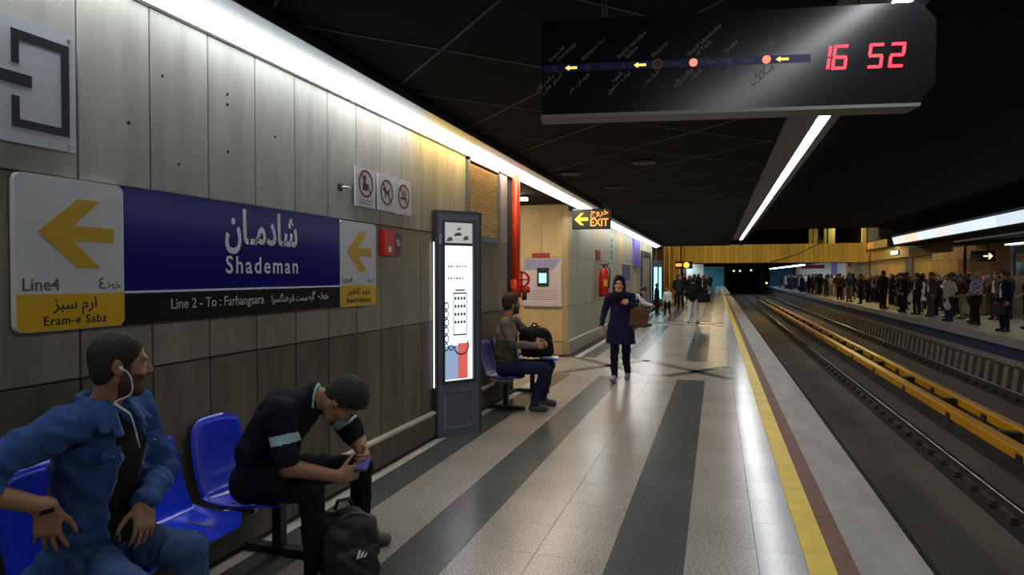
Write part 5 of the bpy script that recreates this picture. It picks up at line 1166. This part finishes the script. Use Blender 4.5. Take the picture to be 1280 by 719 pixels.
_ck.inputs['Color1'].default_value = (*srgb(178, 190, 215), 1); _ck.inputs['Color2'].default_value = (*srgb(52, 66, 120), 1); _nt.links.new(_tc.outputs['Object'], _ck.inputs[0]); _nt.links.new(_ck.outputs[0], _b.inputs['Base Color'])
L_ = -math.pi/2                       # facing the tracks from the opposite platform
V_suit = variant('suit', 'down'); V_suit2 = variant('suit', 'front', look=.5); V_shirt = variant('shirt', 'front', sleeve='short', g=1.05); V_shirt2 = variant('shirt', 'down', look=-.4); V_jack = variant('jacket', 'pocket', g=1.08)
V_coat = variant('coat', 'down'); V_fold = variant('shirt', 'fold', look=.3); V_phone = variant('suit', 'phone'); V_wom = variant('woman', 'down', g=.95); V_walk = variant('jacket', 'down', stride=.16); V_back = variant('shirt', 'back')
CROWD = {}
front = [
 (V_suit, 7.86, 21.9, L_-.2, {TOP: suitn, PANT: suitn}, 1.0, 'man in open navy suit and white shirt with black briefcase, nearest on the opposite platform'),
 (V_shirt, 8.05, 24.6, L_-.1, {TOP: chk, PANT: black_cloth, HAIR: hair_grey}, 1.0, 'grey-haired man in blue checked shirt with hands clasped on the opposite platform'),
 (V_suit2, 8.3, 25.6, L_-.4, {TOP: char, PANT: char}, .97, 'man in charcoal suit holding a pale bag, close behind the checked shirt man'),
 (V_jack, 7.75, 26.2, L_-.3, {TOP: cream, PANT: jeans_d}, .96, 'man in cream jacket and jeans with white plastic bag on the opposite platform'),
 (V_coat, 8.3, 28.2, L_+.5, {TOP: khaki, PANT: black_cloth}, .95, 'person in speckled khaki coat behind the man in the cream jacket'),
 (V_suit, 7.95, 28.9, L_-.3, {TOP: taupe, PANT: taupe}, 1.0, 'man in taupe suit and white shirt beside the brown pillar sign opposite'),
 (V_suit2, 7.8, 30.2, L_-.5, {TOP: char, PANT: char}, .98, 'man in grey suit facing left with white bag at his side'),
 (V_phone, 7.7, 31.8, L_, {TOP: black_cloth, PANT: black_cloth}, .98, 'man in black suit with a bent arm, right of the bulky olive man'),
 (V_suit, 7.9, 33.0, L_+.2, {TOP: black_cloth, PANT: black_cloth, SHIRT: lightb}, .98, 'man in black jacket with pale blue shirt front, next to bulky olive man'),
 (V_jack, 7.65, 35.2, L_+2.6, {TOP: olive, PANT: olive}, 1.06, 'bulky man in dark olive jacket seen from behind on the opposite platform'),
 (V_shirt2, 7.7, 40.5, L_+.4, {TOP: greyd, PANT: black_cloth}, .98, 'man in dark grey shirt between the olive man and the blue shirt man'),
 (V_back, 7.55, 43.0, L_+2.4, {TOP: bluesh, PANT: beige}, 1.02, 'man in blue shirt and beige trousers seen from behind'),
 (V_jack, 7.6, 46.5, L_+2.2, {TOP: brownc, PANT: black_cloth}, 1.0, 'man in brown jacket left of the blue shirt man'),
 (V_suit, 9.75, 24.9, L_, {TOP: greyd, PANT: greyd}, .95, 'man in dark grey suit at the right edge behind the navy suit man'),
 (V_shirt, 8.9, 23.2, L_+.3, {TOP: brownc, PANT: black_cloth, HAIR: hair_grey}, .98, 'grey-haired man half hidden behind the navy suit man'),
]
for me, x, y, fa_, sl, s_, lb_ in front: stand(me, (x, y, 0), fa_, sl, s_, label=lb_)
pal = [(black_cloth, 'black'), (greyd, 'dark grey'), (char, 'charcoal'), (brownc, 'brown'), (olive, 'olive'), (suitn, 'navy'), (taupe, 'taupe'), (lightb, 'pale blue'), (maroon, 'maroon'), (teal, 'teal'), (white_cloth, 'white'), (bluesh, 'blue')]
vs_ = [(V_suit, 'jacket'), (V_suit2, 'jacket'), (V_shirt2, 'shirt'), (V_jack, 'jacket'), (V_fold, 'shirt'), (V_phone, 'jacket'), (V_coat, 'coat'), (V_back, 'shirt'), (V_wom, 'coat and scarf')]
R_ = random.Random(5); TAKEN = [(q[1], q[2]) for q in front]
for k in range(118):
    y = 27.5+(k/118)**1.25*68; x = R_.uniform(8.4, 10.3 if y < 31 else 10.8) if y < 48 else R_.uniform(7.6, 10.6)
    for _ in range(30):
        if all((x-a_)**2+(y-b_)**2 > .36 for a_, b_ in TAKEN): break
        y += R_.uniform(-.6, .9); x = R_.uniform(8.2, 10.6) if y < 48 else R_.uniform(7.6, 10.6)
    TAKEN.append((x, y)); me, kn = R_.choice(vs_); w_ = [5, 5, 4, 3, 2, 3, 2, 1, 1, 1, 1, 1] if y < 55 else [3, 3, 2, 2, 1, 2, 1, 3, 3, 2, 3, 3]
    m, cn = R_.choices(pal, w_)[0]; m2 = R_.choice([black_cloth, greyd, char, beige, jeans_d])
    stand(me, (x, y, 0), L_+R_.uniform(-.7, .7)+(math.pi*.8 if R_.random() < .18 else 0), {TOP: m, PANT: m2, SK: R_.choice([skin_a, skin_b]), HAIR: R_.choice([hair_black, hair_black, hair_black, hair_grey]) if me is not V_wom else black_cloth},
          R_.uniform(.9, 1.02), group='packed crowd in %s %s opposite' % (cn, kn)); CROWD.setdefault('%s %s' % (cn, kn), []).append((y, COL.objects[-1]))
ORD = ['nearest', 'second nearest', 'third nearest', 'fourth nearest', 'fifth nearest', 'sixth nearest', 'seventh nearest', 'eighth nearest', 'ninth nearest', 'tenth nearest', 'eleventh nearest', 'twelfth nearest', 'thirteenth nearest', 'fourteenth nearest', 'fifteenth nearest']
for nm, L__ in CROWD.items():
    for i, (y, o) in enumerate(sorted(L__, key=lambda q: q[0])): o['label'] = ('' if len(L__) == 1 else ORD[i]+' ')+'waiting passenger in %s %s in the packed opposite crowd' % (nm, '')
    for y, o in L__: o['label'] = ' '.join(o['label'].split())
# ---- things carried opposite
t = empty('briefcase', (7.55, 21.75, .35), label='black briefcase in the hand of the navy suit man', cat='briefcase')
part(MB().box(7.42, 7.80, 21.68, 21.77, .50, .80, b=.015), 'case', black_steel, t); part(MB().tube([(7.53, 21.72, .8), (7.54, 21.72, .86), (7.68, 21.72, .86), (7.69, 21.72, .8)], .012, 6), 'handle', black_steel, t)
def plastic_bag(x, y, z, h, w, m, label):
    t = empty('carrier_bag', (x, y, z), label=label, cat='bag'); F = Field((x-w, y-w, z-.02), (x+w, y+w, z+h*1.2), .014); Bq = np.eye(3)
    F.ell((x, y, z+h*.38), (w*.55, w*.4, h*.42), Bq, 0, .03); F.cap((x, y, z+h*.6), (x, y, z+h), w*.28, w*.08, 0, .06); F.folds([0], .02, 30, 3)
    o = bpy.data.objects.new('sack', F.mesh('sack', [m], t.location)); COL.objects.link(o); o.parent = t; part(MB().tube([(x-.03, y, z+h*.95), (x-.02, y, z+h*1.12), (x+.02, y, z+h*1.12), (x+.03, y, z+h*.95)], .008, 6), 'handle', m, t)
plastic_bag(7.62, 25.95, .42, .36, .18, white_cloth, 'white plastic bag hanging by the man in the cream jacket')
plastic_bag(7.5, 30.0, .52, .34, .18, white_cloth, 'white bag at the side of the grey suit man')
plastic_bag(8.0, 25.4, .35, .42, .18, C('pale bag', 150, 142, 132), 'pale bag held by the charcoal suit man')
t = empty('green_seat', (9.9, 22.6, 0), label='yellow green moulded seat on opposite platform at right edge', cat='seat')
part(MB().box(9.6, 10.05, 22.3, 22.8, .36, .44, b=.03).box(10.0, 10.08, 22.3, 22.8, .4, .85, b=.03), 'seat_shell', mat('lime plastic', srgb(160, 175, 50), .4), t); part(MB().box(9.8, 9.9, 22.5, 22.6, 0, .36), 'leg', black_steel, t)
# ---- people farther along the near platform
stand(V_walk, (-.75, 22.3, 0), .25, {TOP: black_cloth, PANT: white_cloth}, .90, label='person in black top and white trousers walking away on near platform')
t = empty('shoulder_bag', (-.55, 22.2, .75), label='black bag carried by the person in white trousers', cat='bag'); part(MB().box(-.60, -.20, 22.05, 22.25, .72, 1.02, b=.05), 'bag_body', black_cloth, t); part(MB().tube([(-.58, 22.15, 1.0), (-.62, 22.2, 1.25), (-.4, 22.25, 1.3), (-.25, 22.15, 1.0)], .014, 6), 'strap', black_cloth, t)
stand(V_walk, (-1.85, 26.2, 0), math.pi+.2, {TOP: white_cloth, PANT: black_cloth}, .66, label='child in white top and dark trousers on the near platform')
stand(V_coat, (-2.35, 27.2, 0), 1.2, {TOP: black_cloth}, .74, label='dark clothed youth by the wall left of the child in white')
stand(variant('jacket', 'front', lean=.16, g=1.1), (-.1-.9, 31.0, 0), .1, {TOP: black_cloth, PANT: greyd}, .96, label='dark clothed person just ahead of the white trousers walker')
for i in range(13):
    y = 33+i*2.9; stand(R_.choice([V_suit, V_jack, V_coat, V_shirt2, V_wom]), (R_.uniform(-2.5, -.55) if i > 2 else R_.uniform(-2.3, -1.2), y, 0), R_.choice([0, math.pi])+R_.uniform(-.5, .5), {TOP: R_.choice([black_cloth, greyd, char]), PANT: black_cloth, HAIR: hair_black}, R_.uniform(.9, 1.0),
                        label=ORD[i]+' distant dark figure in the group far along near platform', group='distant dark figures on the near platform')
# seated man on the distant bench
hd = (-2.22, 20.85, 1.12)
J = dict(pelvis=(-2.52, 20.8, .53), waist=(-2.50, 20.8, .70), chest=(-2.40, 20.82, .92), neck=(-2.33, 20.84, 1.02), head_c=hd, head_f=(.8, .3, -.55), shR=(-2.37, 20.63, .98), shL=(-2.37, 21.01, .98), elR=(-2.2, 20.6, .74), elL=(-2.2, 21.05, .74), wrR=(-1.98, 20.72, .68), wrL=(-1.98, 20.9, .68),
         hipR=(-2.52, 20.71, .525), hipL=(-2.52, 20.89, .525), knR=(-2.1, 20.66, .53), knL=(-2.1, 20.98, .53), anR=(-2.15, 20.6, .09), anL=(-2.15, 21.0, .09), toeR=(-1.98, 20.56, .035), toeL=(-1.98, 21.04, .035))
F = Field((-2.82, 20.3, 0), (-1.75, 21.3, 1.32), .0125); body(F, J, 'long'); head(F, hd, J['head_f'], (0, 0, 1), fine=False)
for q in 'RL': hand(F, J['wr'+q], (.7, .1, -.3), (0, 0, -1), (0, 1 if q == 'R' else -1, .5), r=.0105)
paint(F, SHIRT, lambda x, y, z: (np.abs(y-20.82) < .17) & (x+0*z < -2.27), [TOP]); F.d = F.d
F.folds([TOP, PANT], .008, 30, 4)
m4 = person(F, BODY_MATS(skin_b, white_cloth, black_cloth, shoe_blk, hair_black, black_cloth, black_cloth), (-2.52, 20.8, 0), label='seated man in white sleeves bent forward on the distant bench behind the walking woman')
F = Field((-2.42, 20.68, .95), (-2.04, 21.02, 1.34), .010); d = skull_hair(F, hd, J['head_f'], (0, 0, 1), 1.0, .016, 0); F.d = np.maximum(F.d, d); wear(F, 'hair', [hair_black], m4)

# ================================================================== FAR FITTINGS
t = empty('direction_box', (9.0, 33, 2.5), label='long dark hanging sign box above opposite crowd', cat='sign box'); part(MB().prism([(8.97, 36.2), (9.03, 36.2), (9.03, 30.1), (8.97, 30.1)], (0, 0, 2.56), UX, UY, (0, 0, .42)), 'case', mat('sign brown', srgb(44, 28, 18), .5), t); part(MB().box(8.96, 9.04, 30.05, 36.25, 2.96, 3.0), 'top_rail', black_steel, t); part(MB().tube([(9, 31, 2.98), (9, 31, 3.05)], .02, 6).tube([(9, 35, 2.98), (9, 35, 3.05)], .02, 6), 'hanger', black_steel, t)
t = empty('exit_sign', (10.6, 31.2, 2.3), label='hanging exit sign with right arrow over the opposite platform', cat='exit sign')
part(MB().box(9.98, 10.84, 31.2, 31.3, 2.18, 2.62, b=.02), 'case', black_steel, t)
part(MB().prism([(10.76, 2.40), (10.65, 2.52), (10.58, 2.52), (10.65, 2.43), (10.42, 2.43), (10.42, 2.37), (10.65, 2.37), (10.58, 2.28), (10.65, 2.28)], (0, 31.199, 0), UX, UZ, (0, -.004, 0)), 'arrow', emit('exit pale', (1.0, .92, .5), 1.2), t)
for s__, z, h in (('EXIT', 2.24, .13), (fa('خروج'), 2.44, .1)):
    o = text(s__, 'lettering', mat('exit dull', srgb(150, 110, 60), .5), None, (0, 0, 0), UX, UZ, width=.33, height=h*1.2); o.parent = t; o.location = Vector((10.21, 31.197, z))-wloc(t)
part(MB().tube([(10.2, 31.25, 2.6), (10.2, 31.25, 3.02)], .012, 6).tube([(10.6, 31.25, 2.6), (10.6, 31.25, 3.02)], .012, 6), 'hanger', black_steel, t)
t = empty('platform_booth', (11, 29, 0), label='grey metal and glass booth at the right edge of opposite platform', cat='booth')
part(MB().box(10.6, 10.75, 28.9, 29.1, 0, 2.95).box(10.6, 10.75, 26.0, 26.15, 0, 2.95), 'post', grey_paint, t); part(MB().box(10.62, 10.72, 26.15, 28.9, .0, 1.6), 'lower_panel', mat('booth grey', srgb(110, 108, 104), .5), t); part(MB().box(10.65, 10.68, 26.15, 28.9, 1.6, 2.7), 'glass', mat('booth glass', (.02, .025, .03), .08), t); part(MB().box(10.58, 10.76, 26.0, 29.1, 2.7, 2.95), 'head_rail', grey_paint, t)
t = empty('tube_lamp', (10.5, 27.5, 2.6), label='white tube lamp along the booth head at right edge', cat='lamp'); part(MB().tube([(10.5, 26.2, 2.78), (10.5, 29.3, 2.78)], .022, 8), 'tube', emit('tube white', (.9, .95, 1), 5), t); part(MB().box(10.48, 10.6, 26.2, 29.2, 2.81, 2.85), 'batten', steel, t)
pm = mat('pipe brown', srgb(90, 52, 26), .5)
t = empty('wall_pipe', (11.2, 50, 3.5), label='brown pipe bent along the ochre wall above the opposite crowd', cat='pipe'); part(MB().tube([(11.22, 64, 2.4), (11.22, 64, 3.45), (11.22, 60, 3.55), (11.22, 46, 3.62), (11.22, 40, 3.62)], .07, 8), 'pipe_run', pm, t); part(MB().tube([(11.22, 40, 3.55), (11.22, 40, 3.69)], .1, 8), 'joint_collar', pm, t)
t = empty('wall_conduit', (11.2, 50, 2.8), label='lower brown conduit with upright on ochre wall opposite', cat='pipe'); part(MB().tube([(11.22, 64, 2.55), (11.22, 52, 2.7), (11.22, 41, 2.75)], .05, 8), 'conduit_run', pm, t); part(MB().tube([(11.22, 56, 0), (11.22, 56, 3.5)], .06, 8), 'upright', pm, t)
t = empty('drain_pipe', (11.15, 35.5, 0), label='thin upright pipe between ochre panels right of the dark sign box', cat='pipe'); part(MB().tube([(11.15, 35.6, 0), (11.15, 35.6, 2.98)], .07, 8), 'pipe_run', pm, t); part(MB().box(11.1, 11.24, 35.5, 35.7, 1.4, 1.5), 'clamp', pm, t)
wl = emit('wall lamp glow', (1.0, .9, .66), 9)
for y, z, lb_ in ((61.5, 3.1, 'small bright wall lamp near the brown pipe bend'), (48.2, 3.1, 'small bright wall lamp left of the luminous fascia end')):
    t = empty('wall_lamp', (11.25, y, z), label=lb_, cat='lamp', group='small wall lamps opposite'); part(MB().box(11.0, 11.22, y-.45, y+.45, z-.10, z+.10, b=.03), 'glass', wl, t); part(MB().box(11.2, 11.3, y-.5, y+.5, z-.14, z+.14), 'backplate', black_steel, t)
for y0, y1, z0, z1, c, nm in ((44.5, 46.0, 1.4, 2.7, (96, 90, 84), 'grey'), (57.5, 59.5, 1.4, 2.5, (210, 180, 130), 'pale')):
    t = empty('wall_board', (11.28, (y0+y1)/2, z0), label='%s board on ochre wall above the opposite crowd' % nm, cat='board'); part(MB().box(11.22, 11.28, y0, y1, z0, z1), 'face', mat('board '+nm, srgb(*c), .6), t); part(MB().box(11.24, 11.29, y0-.06, y1+.06, z0-.06, z0), 'frame', pm, t)
t = empty('cable_run', (6, 56.9, 2.7), label='thin dark cable climbing diagonally across the ochre bridge cladding', cat='cable'); part(MB().tube([(4.2, 56.93, 2.68), (6.2, 56.93, 3.3), (7.9, 56.93, 4.2), (7.9, 57.2, 4.9)], .035, 6), 'cable', black_steel, t); part(MB().box(7.7, 8.1, 56.9, 57.1, 4.15, 4.45, b=.02), 'junction_box', black_steel, t)
# beyond the bridge
t = empty('far_lamp', (7.6, 80, 2.6), label='distant strip lamp row beyond the bridge over the opposite platform', cat='lamp')
for k in range(10): part(MB().box(7.5, 7.62, 64+4*k, 67.9+4*k, 2.5, 2.6), 'diffuser', emit('far strip', (.92, .95, 1), 12), t); part(MB().box(7.48, 7.9, 64+4*k, 67.9+4*k, 2.6, 2.75), 'housing', black_steel, t)
t = empty('far_lamp', (-2.5, 78, 2.8), label='distant strip lamp row beyond the bridge along the near wall', cat='lamp')
for k in range(8): part(MB().box(-2.8, -2.5, 60.3+4.7*k, 64.8+4.7*k, 2.76, 2.8), 'diffuser', emit('far strip cool', (.7, .95, 1), 24), t); part(MB().box(-2.85, -2.45, 60.3+4.7*k, 64.8+4.7*k, 2.8, 2.9), 'housing', black_steel, t)
t = empty('far_lamp', (1.1, 75, 3.2), label='distant trough lamp row beyond the bridge above the platform edge', cat='lamp')
for k in range(4): part(MB().box(1.0, 1.12, 62+7*k, 68.5+7*k, 3.18, 3.22), 'diffuser', emit('far trough', (1, 1, 1), 8), t); part(MB().box(.9, 1.2, 62+7*k, 68.5+7*k, 3.22, 3.35), 'housing', black_steel, t)
t = empty('white_panel', (-2.3, 66, 0), label='large white panel on near wall just beyond the bridge', cat='panel'); part(MB().prism([(-2.85, 66), (-1.25, 66.4), (-1.25, 66.5), (-2.85, 66.1)], (0, 0, .3), UX, UY, (0, 0, 2.4)), 'face', white_paint, t); part(MB().box(-2.9, -1.2, 66.5, 66.6, .0, 2.72), 'frame', grey_paint, t)
t = empty('end_mural', (-.9, 99.9, 0), label='teal blue panel at the far end of near platform', cat='panel'); part(MB().box(-2.9, 1.0, 99.85, 100, 0, 2.7), 'face', mat('mural teal', srgb(60, 150, 175), .5, var=.3, vscale=(2, 2, 2)), t); part(MB().box(-2.9, 1.0, 99.84, 99.9, 2.7, 2.8), 'frame', white_paint, t)
t = empty('end_poster', (9, 107.8, 0), label='bright blue panel at the far end of opposite platform', cat='panel'); part(MB().box(7.8, 11.2, 107.85, 108, .0, 2.7), 'face', mat('poster azure', srgb(50, 130, 190), .5, var=.2), t); part(MB().box(7.8, 11.2, 107.8, 107.86, 2.7, 2.85), 'frame', white_paint, t)
t = empty('hanging_banner', (11.2, 72, 1), label='violet banner on the white wall of the far opposite platform', cat='banner'); part(MB().box(11.22, 11.28, 70.5, 73.5, 1.6, 2.9), 'cloth', _M['banner violet'], t); part(MB().box(11.2, 11.28, 70.4, 73.6, 2.9, 2.96), 'rail', steel, t)
t = empty('red_sign', (10, 78, 2.5), label='dark magenta sign hanging over the far opposite platform', cat='sign'); part(MB().box(8.9, 11.2, 78, 78.1, 2.35, 2.75), 'face', mat('magenta', srgb(150, 24, 60), .5), t); part(MB().tube([(9.2, 78.05, 2.75), (9.2, 78.05, 3.4)], .02, 6), 'hanger', black_steel, t)
for x, y, z, c, lb_ in ((2.6, 110, 2.3, (.8, .9, 1), 'leftmost pale tunnel light'), (3.6, 112, 2.3, (.8, .9, 1), 'middle pale tunnel light'), (5.2, 110, 2.4, (.9, .95, 1), 'brightest pale tunnel light'), (6.7, 98, .5, (.75, .9, .3), 'greenish signal light by the far opposite platform edge')):
    t = empty('tunnel_light', (x, y, z), label=lb_+' in the dark tunnel mouth', cat='signal light'); part(MB().box(x-.12, x+.12, y-.02, y, z-.12, z+.12, b=.008), 'lens', emit('lens %.2f' % c[2], c, 2.0), t); part(MB().box(x-.2, x+.2, y, y+.15, z-.2, z+.2), 'case', black_steel, t)
# warm zone left of the bridge
for y, x in ((34.6, -2.9), (38.5, -2.9), (43, -2.9), (49, -2.9)): structure(MB().box(-3.4, x+.25, y, y+1.0, 0, 5.9).build('pillar_left', tan_far, label='ochre pillar on the near wall before the bridge'))
ws = structure(MB().box(-3.5, -2.95, 33.4, 57, 0, 6.0).build('wall_left_void', tan_far, label='ochre wall under the high void on the near side'))
t = empty('exit_sign', (-2, 45, 2.2), label='small distant amber sign before the bridge on near side', cat='exit sign'); part(MB().box(-2.75, -1.55, 45, 45.1, 2.05, 2.55, b=.02), 'case', black_steel, t); part(MB().prism([(-1.95+.2*math.cos(k*.785), 2.3+.2*math.sin(k*.785)) for k in range(8)], (0, 44.995, 0), UX, UZ, (0, -.01, 0)), 'lit_disc', ay, t); part(MB().box(-2.65, -2.25, 44.99, 45, 2.2, 2.4), 'lit_text', am, t); part(MB().tube([(-2.1, 45.05, 2.5), (-2.1, 45.05, 6.05)], .02, 6), 'hanger', black_steel, t)
# warm lamps added unseen under the void ceiling to light bridge, wall and crowd
for k, (x, y) in enumerate(((-1.0, 38), (-1, 46), (3.0, 49), (7.0, 49), (9.8, 41), (9.8, 50), (9.8, 57), (0.0, 52))):
    zc = 5.7
    t = empty('added_void_lamp', (x, y, zc), label=ORD[k]+' added unseen warm lamp in the high void before the bridge', cat='lamp', group='added warm lamps in the high void')
    part(MB().box(x-.5, x+.5, y-.12, y+.12, zc-.03, zc+.03, b=.01), 'diffuser', emit('void warm %d' % (x > 7.3), (1.0, .78, .42), L_WARM if x < 7.3 else L_WARM*1.3), t); part(MB().box(x-.55, x+.55, y-.16, y+.16, zc+.03, zc+.1), 'housing', black_steel, t); part(MB().tube([(x-.4, y, zc+.08), (x-.4, y, 6.02)], .015, 6).tube([(x+.4, y, zc+.08), (x+.4, y, 6.02)], .015, 6), 'hanger', black_steel, t)
for y in (11.3,):
    t = empty('passage_lamp', (-4.3, y, 3.0), label='warm ceiling lamp inside the side passage', cat='lamp'); part(MB().box(-5.3, -3.3, y-.1, y+.1, 2.98, 3.02, b=.008), 'diffuser', emit('passage warm', (1.0, .85, .62), 34), t); part(MB().box(-5.35, -3.25, y-.12, y+.12, 3.02, 3.055), 'housing', black_steel, t)
